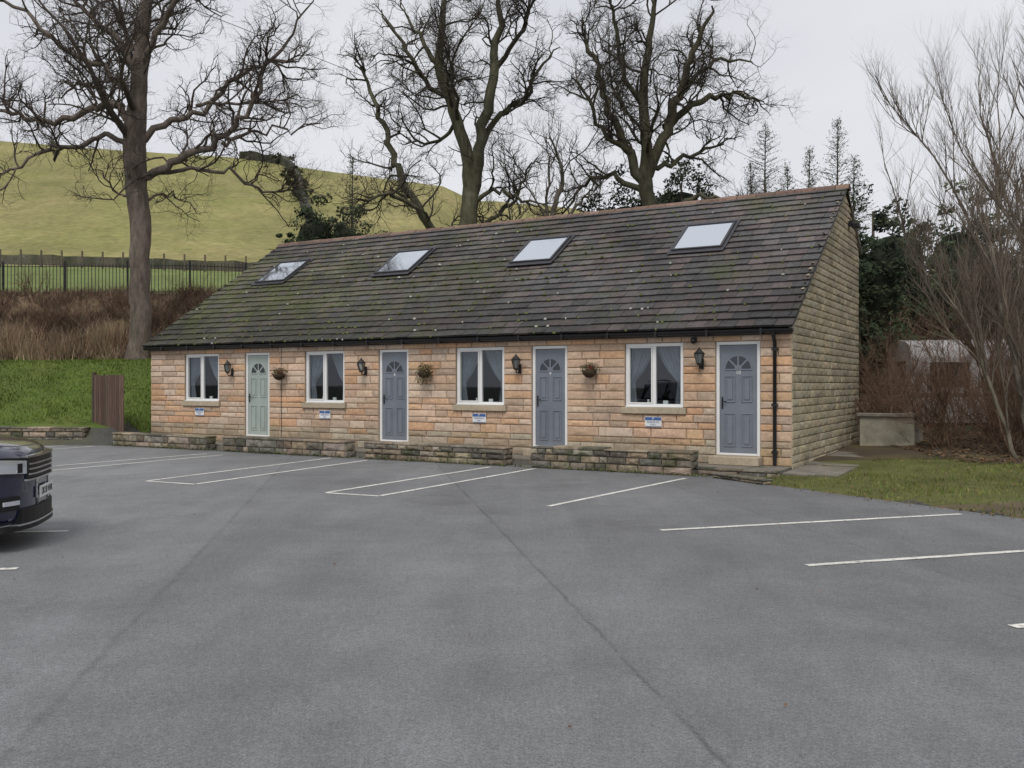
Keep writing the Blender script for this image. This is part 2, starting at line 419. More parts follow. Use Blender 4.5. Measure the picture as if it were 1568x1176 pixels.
b0=tileP(-LEN-.05,0,-.04,1);b1=tileP(.05,0,-.04,1);b2=tileP(.05,SLb-.05,-.06,1);b3=tileP(-LEN-.05,SLb-.05,-.06,1)
mb.face([b0,b1,b2,b3],(.02,.02,.02))
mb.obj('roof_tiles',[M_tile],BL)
mb=MB()
for i in range(620):
    x=-LEN*R.random()**.75; v=(SLf/22)*(R.randint(0,20)+U(-.02,.12)); r=U(.010,.028); p=tileP(x,v,.045)
    c=jit((.10,.115,.035),.3) if R.random()<.9 else jit((.34,.34,.30),.2)
    mb.lathe(p,[(r*1.6,-.03),(r*1.3,.0),(r*.7,r*.4),(0.001,r*.5)],6,c)
mb.obj('roof_moss',[M_blade],BL)
mb=MB(); x=-LEN-.08
while x<.05:
    w=.45; xb=min(x+w-.012,.10); c=jit((.19,.125,.095),.22); dz=-.03*math.sin(math.pi*min(1,max(0,-x/LEN)))+U(-.008,.008)
    pr=[(-.17,-.07),(-.13,.0),(-.07,.045),(0,.065),(.07,.045),(.13,.0),(.17,-.07)]
    for (p,q) in zip(pr,pr[1:]):
        mb.face([(x,RY+p[0],RZ+p[1]+dz),(xb,RY+p[0],RZ+p[1]+dz),(xb,RY+q[0],RZ+q[1]+dz),(x,RY+q[0],RZ+q[1]+dz)],c)
    for X in (x,xb): mb.face([(X,RY+p[0],RZ+p[1]+dz) for p in pr],tuple(k*.5 for k in c))
    x+=w
for X0,X1 in ((.0,.055),(-LEN-.055,-LEN)):
    for (v0,v1,sd) in ((0,SLf,0),(0,SLb,1)):
        P=[tileP(X0,v0,-.005,sd),tileP(X1,v0,-.005,sd),tileP(X1,v1,-.005,sd),tileP(X0,v1,-.005,sd)]
        Q=[tileP(X0,v0,-.055,sd),tileP(X1,v0,-.055,sd),tileP(X1,v1,-.055,sd),tileP(X0,v1,-.055,sd)]
        c=(.22,.20,.16); mb.face(P,c); mb.face(Q,c)
        for q in range(4): mb.face([P[q],P[(q+1)%4],Q[(q+1)%4],Q[q]],c)
mb.obj('ridge_and_verge',[M_ridge],BL)
mb=MB()
mb.box(-LEN-.02,.02,-.10,-.07,2.49,2.62)
mb.box(-LEN-.02,.02,-.07,.0,2.525,2.545)
k=8; prev=None
for i in range(k+1):
    a=math.pi*i/k; p=(-.165-.065*math.cos(a),2.585-.075*math.sin(a))
    if prev: mb.face([(-LEN-.05,prev[0],prev[1]),(.05,prev[0],prev[1]),(.05,p[0],p[1]),(-LEN-.05,p[0],p[1])],smooth=True)
    prev=p
for X in (-LEN-.05,.05): mb.face([(X,-.165-.065*math.cos(math.pi*i/k),2.585-.075*math.sin(math.pi*i/k)) for i in range(k+1)])
s_=.5
while s_<LEN: mb.box(-s_-.02,-s_+.02,-.236,-.095,2.495,2.60); s_+=1.0
V=Vector
mb.tube([V((-.29,-.165,2.52)),V((-.29,-.165,2.46)),V((-.29,-.07,2.34)),V((-.29,-.07,.14))],[.034]*4,10,(1,1,1))
for z in (2.2,1.2,.35): mb.box(-.34,-.24,-.11,-.02,z,z+.05)
mb.obj('gutter_and_downpipe',[M_black],BL)
mb=MB(); mb.box(-12.36,-12.345,-.024,-.018,.2,2.5); mb.obj('cable_run',[M_lead],BL)

def window(a,b):
    g=empty('window',(-b,0,1.15),0,BL); w=b-a; h=1.24
    mb=MB(); y0,y1=.035,.10; f=.065
    mb.box(0.003,f,y0,y1,.003,h-.003,b=.006); mb.box(w-f,w-.003,y0,y1,.003,h-.003,b=.006)
    mb.box(f,w-f,y0,y1,.003,f,b=.004); mb.box(f,w-f,y0,y1,h-f,h-.003,b=.004)
    mb.box(w/2-.035,w/2+.035,y0,y1,f,h-f,b=.006)
    t=.026
    for (p,q) in ((f,w/2-.035),):
        yy=y0-.012
        mb.box(p+.001,p+t,yy,y1-.01,f+.001,h-f-.001,b=.004); mb.box(q-t,q-.001,yy,y1-.01,f+.001,h-f-.001,b=.004)
        mb.box(p+t,q-t,yy,y1-.01,f+.001,f+t,b=.003); mb.box(p+t,q-t,yy,y1-.01,h-f-t,h-f-.001,b=.003)
    mb.box(.01,w-.01,-.005,.034,.0025,.02)
    mb.obj('frame',[M_white],g)
    mb=MB(); mb.face([(f,.07,f),(w-f,.07,f),(w-f,.07,h-f),(f,.07,h-f)]); mb.obj('glass',[M_glass],g)
    mb=MB()
    for side in (0,1):
        nx,nz=26,18; gi=len(mb.v); ph=U(0,6); kk=U(.85,1.05)
        for j in range(nz+1):
            v=j/nz
            wd=interp([(0,.50),(.2,.42),(.45,.27),(.62,.12),(.7,.13),(1,.17)],v)*w*kk
            for i in range(nx+1):
                u=i/nx; xx=.02+u*wd; amp=.014+.02*min(1,.2*w/wd)
                yy=.17+amp*math.sin(u*34+ph+v*1.5)+.01*math.sin(u*13+ph)
                X=xx if side==0 else w-xx
                mb.v.append((X,yy,h-.02-v*(h-.03)))
        for j in range(nz):
            for i in range(nx):
                p=gi+j*(nx+1)+i; mb.f.append((p,p+1,p+nx+2,p+nx+1)); mb.c.append((1,1,1)); mb.m.append(0); mb.sm.append(True)
    mb.obj('curtains',[M_curtain],g)
    mb=MB(); mb.box(.0,w,.102,.24,.0,.02); mb.box(w*.62,w*.62+.10,.13,.16,.02,.13,b=.005); mb.lathe((w*.36,.16,.02),[(.03,0),(.035,.05),(.02,.1),(.025,.13)],10,(1,1,1))
    mb.obj('inner_sill',[M_white],g)
for a,b in WIN: window(a,b)

def textobj(txt,size,mat,parent,loc,name):
    cu=bpy.data.curves.new(name,'FONT'); cu.body=txt; cu.size=size; cu.align_x='CENTER'; cu.align_y='CENTER'; cu.extrude=.001; cu.materials.append(mat)
    o=bpy.data.objects.new(name,cu); scene.collection.objects.link(o); o.parent=parent; o.location=loc; o.rotation_euler=(math.pi/2,0,0); return o

def door(a,b,mat,num):
    g=empty('door',(-b,0,.28),0,BL); w=b-a; h=2.11
    mb=MB(); f=.065
    mb.box(.003,f,.03,.11,.0,h-.003,b=.006); mb.box(w-f,w-.003,.03,.11,0,h-.003,b=.006); mb.box(f,w-f,.03,.11,h-f,h-.003,b=.006); mb.box(f,w-f,.025,.11,0.002,.045,b=.006)
    mb.obj('frame',[M_white],g)
    x0,x1,z0,z1=f+.005,w-f-.005,.05,h-f-.006
    yd=.055
    mb=MB(); mb.box(x0,x1,yd,yd+.045,z0,z1,b=.004)
    mx=w/2
    def panel(pa,pb,za,zb_):
        t=.018
        mb.box(pa,pa+t,yd-.014,yd-.0005,za,zb_,b=.004); mb.box(pb-t,pb,yd-.014,yd-.0005,za,zb_,b=.004)
        mb.box(pa+t,pb-t,yd-.014,yd-.0005,za,za+t,b=.004); mb.box(pa+t,pb-t,yd-.014,yd-.0005,zb_-t,zb_,b=.004)
        mb.box(pa+.05,pb-.05,yd-.012,yd-.0005,za+.05,zb_-.05,b=.01)
    pw=(x1-x0)*.30
    for c in (x0+(x1-x0)*.27,x0+(x1-x0)*.73):
        panel(c-pw/2,c+pw/2,.98,1.47); panel(c-pw/2,c+pw/2,.16,.78)
    R0=.235; cz=1.60; N=20
    for i in range(N):
        a0,a1=math.pi*i/N,math.pi*(i+1)/N
        mb.face([(mx+r*math.cos(t),yd-.014,cz+r*math.sin(t)) for r,t in ((R0,a0),(R0+.025,a0),(R0+.025,a1),(R0,a1))])
        for rr in (R0,R0+.025):
            mb.face([(mx+rr*math.cos(a0),yd-.014,cz+rr*math.sin(a0)),(mx+rr*math.cos(a1),yd-.014,cz+rr*math.sin(a1)),(mx+rr*math.cos(a1),yd,cz+rr*math.sin(a1)),(mx+rr*math.cos(a0),yd,cz+rr*math.sin(a0))])
    mb.box(mx-R0-.025,mx+R0+.025,yd-.013,yd-.0005,cz-.025,cz-.001)
    for t in (45,90,135):
        t=math.radians(t); d=V((math.cos(t),0,math.sin(t))); n=V((-d.z,0,d.x))*.016; p=V((mx,yd-.012,cz))+d*.05; q=V((mx,yd-.012,cz))+d*R0
        mb.face([p-n,q-n,q+n,p+n])
    for i in range(10):
        a0,a1=math.pi*i/10,math.pi*(i+1)/10; mb.face([(mx,yd-.0125,cz),(mx+.07*math.cos(a0),yd-.0125,cz+.07*math.sin(a0)),(mx+.07*math.cos(a1),yd-.0125,cz+.07*math.sin(a1))])
    mb.obj('leaf',[mat],g)
    mb=MB(); mb.face([(mx+R0*math.cos(math.pi*i/N),yd-.003,cz+R0*math.sin(math.pi*i/N)) for i in range(N+1)])
    mb.obj('fanlight_glass',[M_fan],g)
    mb=MB(); mb.box(x0+.03,x0+.06,yd-.018,yd-.001,.86,1.08,b=.004); mb.tube([V((x0+.045,yd-.018,1.0)),V((x0+.045,yd-.05,1.0)),V((x0+.14,yd-.05,.995))],[.009]*3,8,(1,1,1),cap=True)
    mb.obj('handle',[M_black],g)
    textobj(num,.10,M_white,g,(mx,yd-.005,1.53),'door_number')
M_fan=glassmat('fanlight_dark_glass',.08,transp=False,back=(.006,.007,.008))
for (a,b),mt,nn in zip(DOOR,(M_bluegrey,M_bluegrey,M_bluegrey,M_green),('10','9','8','7')): door(a,b,mt,nn)

for s_ in (2.66,6.80,10.98,15.38):
    g=empty('skylight',(0,0,0),0,BL); w=1.14; v0=(2.62+.22)/math.cos(ang); v1=(3.72+.22)/math.cos(ang); xa=-s_-w/2; xb=-s_+w/2
    def bx(mb,x0,x1,va,vb,n0,n1):
        P=[tileP(x0,va,n0),tileP(x1,va,n0),tileP(x1,vb,n0),tileP(x0,vb,n0)]; Q=[tileP(x0,va,n1),tileP(x1,va,n1),tileP(x1,vb,n1),tileP(x0,vb,n1)]
        mb.face(P);mb.face(Q)
        for q in range(4): mb.face([P[q],P[(q+1)%4],Q[(q+1)%4],Q[q]])
    mb=MB(); t=.05
    bx(mb,xa,xb,v0,v0+t,.0,.095); bx(mb,xa,xb,v1-t*1.6,v1,.0,.105); bx(mb,xa,xa+t,v0+t,v1-t*1.6,.0,.095); bx(mb,xb-t,xb,v0+t,v1-t*1.6,.0,.095)
    bx(mb,xa-.06,xb+.06,v0-.14,v0-.002,.045,.062); bx(mb,xa-.07,xa-.002,v0,v1+.08,.04,.058); bx(mb,xb+.002,xb+.07,v0,v1+.08,.04,.058); bx(mb,xa,xb,v1+.002,v1+.1,.04,.06)
    mb.obj('frame',[M_lead],g)
    mb=MB(); mb.face([tileP(xa+t,v0+t,.085),tileP(xb-t,v0+t,.085),tileP(xb-t,v1-t,.085),tileP(xa+t,v1-t,.085)]); mb.obj('glass',[M_skyglass],g)

mb=MB()
mb.box(-LEN,.0,-.98,.0,.0,.10)
x=-LEN
while x<-.05:
    w=U(.5,.9); xb=min(x+w,0); mb.box(x+.004,xb-.004,-.97,-.005,.1,.122+U(0,.006),b=.006); x=xb
mb.obj('flagstone_strip',[M_slab],BL)
dp=[(.19,.155,.11),(.24,.195,.14),(.15,.13,.10),(.28,.23,.17),(.12,.11,.09),(.22,.19,.155)]
def lowwall(name,xa,xb,ya,yb,z1,parent,loc=(0,0,0),rz=0,z0=0.0,cap=True,hc=.11,pal_=dp):
    mb=MB(); cf=lambda x,z:jit(R.choice(pal_),.3); zz=[z0,z1]
    kw=dict(hc=hc,lr=(.12,.5),pil=.02,dep=.022,gap=.005)
    stones(mb,xa,xb,zz,[],lambda x,z,d:(x,ya-d,z),cf,**kw)
    stones(mb,xa,xb,zz,[],lambda x,z,d:(x,yb+d,z),cf,**kw)
    stones(mb,ya,yb,zz,[],lambda y,z,d:(xb+d,y,z),cf,**kw)
    stones(mb,ya,yb,zz,[],lambda y,z,d:(xa-d,y,z),cf,**kw)
    mb.box(xa+.01,xb-.01,ya+.01,yb-.01,z0,z1-.006,(.10,.09,.075))
    x=xa
    if cap:
        while x<xb-.01:
            w=U(.3,.9); q=min(x+w,xb)
            if xb-q<.12: q=xb
            mb.box(x-.002 if x>xa else xa-.02,q-.008 if q<xb else xb+.02,ya-.025+U(-.015,.015),yb+.03,z1-.005,z1+U(.02,.05),jit(R.choice(pal_),.2),b=.012); x=q
    return mb.obj(name,[M_dark_stone],parent,loc,rz)
for (a,b,h) in ((1.41,4.6,.38),(5.2,8.66,.33),(9.2,12.96,.32),(13.56,17.0,.30)):
    lowwall('low_stone_wall',-b,-a,-1.32,-1.0,h,None,ORG,-TH,hc=.13)
lowwall('low_stone_kerb_wall',-1.38,.0,-1.12,-.99,.10,None,ORG,-TH,cap=True)
lowwall('low_stone_kerb_wall',0,1.25,-.08,.08,.06,None,(3.50,15.62,0),math.atan2(-1.07,.52))
lowwall('drystone_boundary_wall',-45,-11.3,24.1,24.45,.42,None,hc=.12)

mb=MB()
for i in range(9):
    y=-.9+i*.9; mb.box(.04,.95,y+.006,y+.894,-.05,.085+.012*i+U(0,.006),b=.008)
mb.obj('gable_path',[M_slab],None,ORG,-TH)
mb=MB()
g=empty('concrete_bin_store_wall',tuple(L2W(.25,5.35,0)),-TH)
mb.box(0,1.15,0,.22,0,.86,b=.01); mb.box(.93,1.15,.221,1.6,0,.86,b=.01); mb.obj('wall',[M_conc],g)
mb=MB(); mb.box(-.06,1.22,-.06,.27,.862,.94,b=.012); mb.box(.86,1.22,.272,1.66,.862,.94,b=.012); mb.obj('coping',[M_slab],g)

mb=MB(); g=empty('wooden_fence_panel',tuple(L2W(-LEN-1.25,-.85,0)),-TH)
x=0
while x<1.2:
    mb.box(x,x+.085,0,.02,.10,1.84+U(-.015,.015),jit((.125,.085,.065),.22)); x+=.095
mb.box(-.05,1.22,.021,.06,.45,.53,(.10,.075,.055)); mb.box(-.05,1.22,.021,.06,1.35,1.43,(.10,.075,.055)); mb.box(-.09,-.01,-.01,.09,0,1.92,(.10,.075,.055))
mb.box(-.02,1.22,-.03,.04,0,.098,(.2,.18,.15))
mb.obj('boards',[M_wood],g)

M_lampglass=glassmat('lantern_glass',.25,transp=False,back=(.10,.10,.09))
def lantern(s_,z):
    g=empty('wall_lantern',tuple(L2W(-s_,0,z)),-TH); mb=MB()
    mb.box(-.035,.035,-.045,-.02,-.10,.10,b=.006)
    mb.tube([V((0,-.04,-.03)),V((0,-.10,-.09)),V((0,-.17,-.08)),V((0,-.19,-.02))],[.011]*4,8,(1,1,1))
    c=(0,-.19,0)
    mb.lathe(c,[(.001,-.03),(.04,-.025),(.055,0),(.052,.012)],6,(1,1,1),smooth=False)
    mb.lathe(c,[(.10,.175),(.105,.19),(.085,.205),(.04,.255),(.02,.27),(.018,.29),(.001,.31)],6,(1,1,1),smooth=False)
    for j in range(6):
        a=6.2831853*(j+.5)/6; mb.tube([V((.053*math.cos(a),-.19+.053*math.sin(a),.01)),V((.092*math.cos(a),-.19+.092*math.sin(a),.178))],[.006,.006],4,(1,1,1))
    mb.obj('iron_body',[M_iron],g)
    mb=MB(); mb.lathe(c,[(.048,.012),(.086,.176)],6,(1,1,1),smooth=False); mb.obj('panes',[M_lampglass],g)
for s_,z in ((1.65,1.98),(5.58,1.92),(9.69,1.9),(14.04,1.9)): lantern(s_,z)
mb=MB(); mb.box(-.05,.05,-.05,-.02,-.05,.05,b=.006); mb.lathe((0,-.09,-.02),[(.001,-.06),(.04,-.045),(.055,0),(.045,.035),(.001,.05)],12,(1,1,1)); mb.obj('security_sensor',[M_black],None,tuple(L2W(-1.80,0,2.43)),-TH)
mb=MB(); mb.box(0.02,.12,-.09,.09,-.05,.07,b=.01); mb.box(.10,.26,-.11,.11,-.10,.01,b=.015); mb.obj('security_floodlight',[M_black],None,tuple(L2W(0,RY+.35,5.25)),-TH)

def rv(): return V((R.gauss(0,1),R.gauss(0,1),R.gauss(0,1)))
def leafq(mb,p,s,col):
    a=rv().normalized()*s; b=a.orthogonal().normalized()*s*U(.4,.8); mb.face([p-a,p-b*.9,p+a,p+b],col)
def leafblob(mb,c,r,n,size,cols,nf=1.3,na=.35):
    c=V(c)
    for _ in range(n):
        d=rv().normalized(); k=R.random()**.38
        k*=1+na*noise.noise(d*nf*1.7+c*.37)*1.6
        p=V((c.x+d.x*r[0]*k,c.y+d.y*r[1]*k,c.z+d.z*r[2]*k)); col=R.choice(cols); q=U(.6,1.3)
        leafq(mb,p,size*U(.6,1.4),(col[0]*q,col[1]*q,col[2]*q))

def basket(s_,z,full):
    g=empty('hanging_basket',tuple(L2W(-s_,0,z)),-TH); mb=MB()
    mb.lathe((0,-.17,0),[(.001,-.14),(.07,-.125),(.13,-.07),(.155,0),(.145,.01),(.001,.0)],14,(.05,.035,.022))
    mb.tube([V((0,-.02,.16)),V((0,-.17,.16))],[.007]*2,6,(.02,.02,.02)); mb.tube([V((0,-.02,-.05)),V((0,-.14,.155))],[.006]*2,6,(.02,.02,.02))
    mb.tube([V((-.15,-.17,0)),V((0,-.17,.16)),V((.15,-.17,0))],[.004]*3,4,(.02,.02,.02))
    mb.obj('basket',[M_twig],g)
    mb=MB()
    cols=[(.05,.07,.02),(.09,.10,.03),(.12,.09,.04),(.18,.16,.10)]
    leafblob(mb,(0,-.18,.05),(.22,.16,.10 if not full else .16),240 if full else 150,.022,cols)
    if full: leafblob(mb,(0,-.22,-.12),(.2,.12,.18),200,.02,cols)
    if not full: leafblob(mb,(.06,-.2,.06),(.09,.08,.05),40,.02,[(.35,.10,.08),(.3,.05,.05)])
    for i in range(34):
        a=U(0,6.28); e=V((U(.12,.28)*math.cos(a),-.18+U(.1,.2)*math.sin(a),U(-.3,.2) if full else U(-.12,.2))); mb.tube([V((0,-.17,.02)),(V((0,-.17,.1))+e)/2,e],[.003,.0025,.002],3,(.12,.08,.05))
    mb.obj('plants',[M_leaf],g)
basket(3.91,1.86,False); basket(7.92,1.86,True); basket(12.28,1.83,False)

M_signblue=pmat('sign_blue',(.06,.13,.33),.4,2,.03,1,.03,spec=.5)
for s_ in (2.62,6.58,10.93,15.25):
    g=empty('parking_sign',tuple(L2W(-s_,-.035,.87)),-TH); mb=MB()
    mb.box(-.17,.17,0,.006,-.10,.10,b=.002); mb.obj('plate',[M_white],g)
    mb=MB(); mb.box(-.163,.163,-.003,-.0005,.03,.093); mb.box(-.163,.163,-.003,-.0005,-.093,-.082); mb.obj('blue_header',[M_signblue],g)
    textobj('P',.07,M_white,g,(0,-.004,.062),'header_text'); textobj('RESIDENTS',.052,M_signblue,g,(0,-.002,-.006),'name_text'); textobj('ONLY',.042,M_signblue,g,(0,-.002,-.055),'only_text')

# ------------------------------------------------------------------ trees
def polylen(pts): return sum((b-a).length for a,b in zip(pts,pts[1:]))
def smooth(pts,rads,n=3):
    out=[];ro=[]
    for i in range(len(pts)-1):
        p0=pts[max(0,i-1)];p1=pts[i];p2=pts[i+1];p3=pts[min(len(pts)-1,i+2)]
        for j in range(n):
            t=j/n; t2=t*t;t3=t2*t
            out.append(.5*((2*p1)+(p2-p0)*t+(2*p0-5*p1+4*p2-p3)*t2+(3*p1-p0-3*p2+p3)*t3)); ro.append(rads[i]+(rads[i+1]-rads[i])*t)
    out.append(pts[-1]);ro.append(rads[-1]); return out,ro
def spawn(mb,pts,rads,lv,P):
    if lv>=len(P['len']): return
    L=polylen(pts); n=int(L/P['sp'][lv]+R.random())
    N=len(pts)-1
    for _ in range(n):
        t=P.get('t0',.15)+(1-P.get('t0',.15))*R.random()**.8
        x=t*N; i=min(N-1,int(x)); fr=x-i
        p=pts[i].lerp(pts[i+1],fr); r=rads[i]+(rads[i+1]-rads[i])*fr
        tan=(pts[i+1]-pts[i]).normalized()
        perp=rv(); perp=(perp-tan*perp.dot(tan)).normalized()
        a=U(*P['ang']); d=(tan*math.cos(a)+perp*math.sin(a)+V((0,0,P['up'][lv]))).normalized()
        l=min(P['len'][lv]*U(.5,1.25),L*.9)*(1-.35*t); r0=min(r*.7,P['rad'][lv]*U(.8,1.2))
        grow(mb,p,d,l,r0,lv,P)
def grow(mb,p,d,l,r0,lv,P):
    ns=P['ns'][lv]; q=[p]; rr=[r0]; g=P['gn']
    for i in range(ns):
        d=(d+rv()*g+V((0,0,P['bend'][lv]))).normalized(); p=p+d*(l/ns); q.append(p); rr.append(r0*(1-.65*(i+1)/ns))
    mb.tube(q,rr,P['k'][lv],jit(P['cols'][min(lv+1,len(P['cols'])-1)],.15),m=1 if lv>0 else 0)
    spawn(mb,q,rr,lv+1,P)
BIG=dict(len=[2.5,1.45,.8,.45],rad=[.045,.023,.0125,.008],sp=[.45,.31,.22,.16],ang=(.5,1.3),up=[.22,.18,.16,.12],bend=[.06,.06,.06,.05],ns=[7,6,4,3],k=[5,4,3,3],gn=.34,t0=.12,
   cols=[(.16,.128,.105),(.10,.08,.064),(.075,.06,.048),(.062,.05,.041),(.058,.047,.039)])
def make_tree(name,X,Y,pb,scale,trunk,limbs,P,extra=6,moss=None,kr=.86):
    z0=zt(X,Y); mb=MB()
    def cv(L,dep,kk=1.0):
        n=len(L); pts=[];rs=[]
        for i,(px,py,r) in enumerate(L):
            pts.append(V(((px-pb[0])*scale, dep*(i/(n-1))**1.1*scale, (pb[1]-py)*scale))); rs.append(max(.012,r*scale*kk))
        return pts,rs
    tp_,tr=cv(trunk,0); tp_,tr=smooth(tp_,tr,4)
    tp_=[p+V((U(-.03,.03),U(-.03,.03),0)) for p in tp_]
    tp_.insert(0,tp_[0]-V((0,0,.5))); tr.insert(0,tr[0]*1.35); tr[1]*=1.12
    mb.tube(tp_,tr,12,moss or P['cols'][0])
    up=[p for p in tp_ if p.z>tp_[-1].z*.55]
    if len(up)>3: spawn(mb,up,tr[-len(up):],0,P)
    for (L,dep) in limbs:
        q,rr=cv(L,dep,kr); q,rr=smooth(q,rr,4)
        q=[q[0]]+[p+rv()*.07 for p in q[1:]]
        mb.tube(q,rr,8,jit(moss or P['cols'][0],.1)); spawn(mb,q,rr,0,P)
    for e in range(extra):
        a=(math.pi/2 if e%2 else -math.pi/2)+U(-.7,.7); i=int(len(tp_)*U(.5,.9)); st=tp_[i]; l=U(4,7); d=V((math.cos(a),math.sin(a),U(.3,.9))).normalized(); p=st; q=[p]; rr=[tr[i]*.36]
        for j in range(8):
            d=(d+rv()*.2+V((0,0,.05))).normalized(); p=p+d*l/8; q.append(p); rr.append(tr[i]*.36*(1-.85*(j+1)/8))
        mb.tube(q,rr,7,P['cols'][1]); spawn(mb,q,rr,0,P)
    return mb.obj(name,[M_bark,M_twig],None,(X,Y,z0))

s1=31/1400
make_tree('bare_oak_tree',-12.66,31,(212,552),s1,
 [(212,552,18),(214,500,16),(214,450,15),(214,400,14.5),(214,350,15.5),(208,290,16),(206,235,17),(207,200,17),(211,150,13),(215,90,11.5),(222,20,9.5),(236,-60,7),(240,-130,4)],
 [([(205,205,9),(185,168,8),(150,160,7.5),(110,172,6.5),(60,183,5.5),(25,176,4.5),(-20,160,3.5),(-80,150,1.5)],40),
  ([(200,225,6),(165,213,5),(125,232,4.5),(85,238,3.5),(45,275,2.5),(5,300,1)],-60),
  ([(208,110,8),(175,55,6.5),(130,20,5),(85,-30,4),(50,-90,1)],60),
  ([(203,160,7),(165,112,5.5),(110,85,4.5),(60,40,3.5),(0,20,2.5),(-50,-20,1)],-80),
  ([(212,275,9),(245,266,8.5),(290,243,7.5),(340,222,6.5),(385,182,5),(420,120,4),(460,70,2.5),(490,10,1)],-50),
  ([(225,272,5),(290,258,4),(345,262,3.5),(380,285,2.5),(430,288,1.5),(455,300,.8)],70),
  ([(215,215,8),(255,185,6.5),(300,165,5.5),(350,105,4.5),(400,75,3.5),(440,70,1)],80),
  ([(216,120,8),(240,75,6.5),(275,25,5.5),(310,-40,4),(330,-110,1)],-60),
  ([(210,200,6),(170,185,4),(130,120,3.5),(70,110,2.5),(20,120,1)],120),
  ([(340,222,4),(380,205,3),(430,195,2.2),(480,185,1)],30),
  ([(300,165,4),(350,160,3),(400,150,2.2),(455,150,1)],30),
  ([(213,300,3),(180,300,2),(165,270,1.4),(140,262,.7)],-20),
  ([(216,320,3),(240,300,2.2),(262,296,1.6),(300,330,.7)],30)],BIG,extra=4,kr=.76)
P2=dict(BIG); P2['cols']=[(.095,.09,.055),(.07,.062,.044),(.06,.052,.04),(.055,.046,.037),(.052,.043,.035)]
s2=37/1400
X2=(712-784)*s2
make_tree('bare_sycamore_tree',X2,37,(712,520),s2,
 [(712,520,20),(712,430,17),(713,345,15),(716,290,14),(720,240,13),(716,180,10),(700,130,9),(688,90,8),(672,40,7),(678,-30,5),(685,-110,2)],
 [([(718,250,12),(733,190,10.5),(745,120,9.5),(757,50,8),(765,-20,5),(770,-100,2)],-50),
  ([(712,345,10),(690,312,9),(655,283,8),(620,225,7),(600,180,6),(585,130,5),(565,80,4),(540,20,2)],60),
  ([(708,335,6),(665,296,5),(635,262,4),(600,250,3),(560,262,1)],-60),
  ([(743,150,6),(775,105,5),(805,80,4),(825,35,3),(860,-10,1)],60),
  ([(720,250,5),(762,235,3.5),(790,250,3),(830,262,1)],-40),
  ([(716,320,5),(742,280,4),(775,255,3.5),(800,210,2.5),(815,170,1)],80),
  ([(692,100,5),(655,70,4),(620,20,3),(590,-20,1)],-60),
  ([(700,130,4),(670,150,3),(630,140,2),(600,90,1)],70),
  ([(757,50,5),(790,10,4),(820,-50,1.5)],-50),
  ([(672,40,5),(640,-10,3.5),(610,-70,1)],40)],P2,extra=4)
s3=36/1400; X3=(1000-784)*s3
make_tree('bare_ash_tree',X3,36,(1000,520),s3,
 [(1000,520,17),(1001,400,14),(1000,310,12),(994,260,11.5),(988,220,11),(990,170,8.5),(985,110,7.5),(990,40,6),(1000,-30,4),(1003,-70,2)],
 [([(988,225,9.5),(965,180,8.5),(942,125,7),(925,65,5.5),(908,10,4),(895,-40,1)],50),
  ([(992,215,10),(1010,160,9),(1030,110,8),(1047,70,6.5),(1060,25,5),(1085,-25,1.5)],-50),
  ([(1018,140,7),(1060,105,6),(1105,82,5),(1145,78,3.5),(1185,85,1)],60),
  ([(1000,305,5.5),(1040,262,4.5),(1070,248,4),(1110,268,2.5),(1140,285,1)],-50),
  ([(990,240,6),(950,215,5),(910,215,3.5),(880,240,2.5),(855,285,1)],70),
  ([(965,180,5),(930,160,4),(900,110,3),(870,80,1)],-60),
  ([(1030,110,5),(1065,60,4),(1110,30,3),(1165,25,1)],40),
  ([(1000,200,5),(1040,185,4),(1090,160,3),(1140,130,1)],90),
  ([(985,110,5),(950,60,4),(935,0,3),(925,-50,1)],-90)],P2,extra=5)
P3=dict(len=[1.8,.9,.5],rad=[.028,.014,.009],sp=[.45,.3,.22],ang=(.35,.9),up=[.4,.25,.15],bend=[.08,.05,.02],ns=[5,4,2],k=[4,3,3],gn=.18,t0=.2,cols=[(.09,.08,.06),(.07,.06,.05),(.06,.05,.04),(.055,.045,.036)])
s4=34/1400; X4=(825-784)*s4
make_tree('slender_bare_tree',X4,34,(825,520),s4,[(825,520,8),(825,420,6),(828,330,5),(838,280,4.5),(850,230,4),(862,190,3),(842,130,1)],
 [([(828,330,4),(855,290,3.5),(880,235,3),(905,215,2),(925,190,.8)],30),([(826,350,4),(800,310,3),(785,280,2.2),(770,230,.8)],-30),([(838,280,3),(835,230,2.5),(842,180,2),(840,130,.8)],40)],P3,extra=3)

PB=dict(len=[2.1,1.2,.65],rad=[.022,.012,.0085],sp=[.27,.25,.19],ang=(.3,.8),up=[.5,.4,.3],bend=[.16,.12,.08],ns=[5,4,3],k=[4,3,3],gn=.13,t0=.12,cols=[(.17,.15,.115),(.155,.13,.10),(.16,.13,.10),(.165,.13,.10)])
def multistem(name,X,Y,stems,P,mats=None,bow=.07,leaves=0):
    mb=MB()
    for (dx,dy,h,r) in stems:
        d=V((dx,dy,h)).normalized(); p=V((U(-.2,.2),U(-.2,.2),-.2)); l=V((dx,dy,h)).length; q=[p];rr=[r]
        n=12
        for j in range(n):
            d=(d+rv()*bow+V((0,0,.03))).normalized(); p=p+d*l/n; q.append(p); rr.append(r*(1-.88*(j+1)/n))
        mb.tube(q,rr,7,jit(P['cols'][0],.1)); spawn(mb,q,rr,0,P)
        for _ in range(leaves):
            p=q[R.randint(3,n)]+rv()*.22; leafq(mb,p,U(.012,.028),jit((.20,.11,.06),.35))
    return mb.obj(name,mats or [M_bark,M_twig],None,(X,Y,zt(X,Y)))
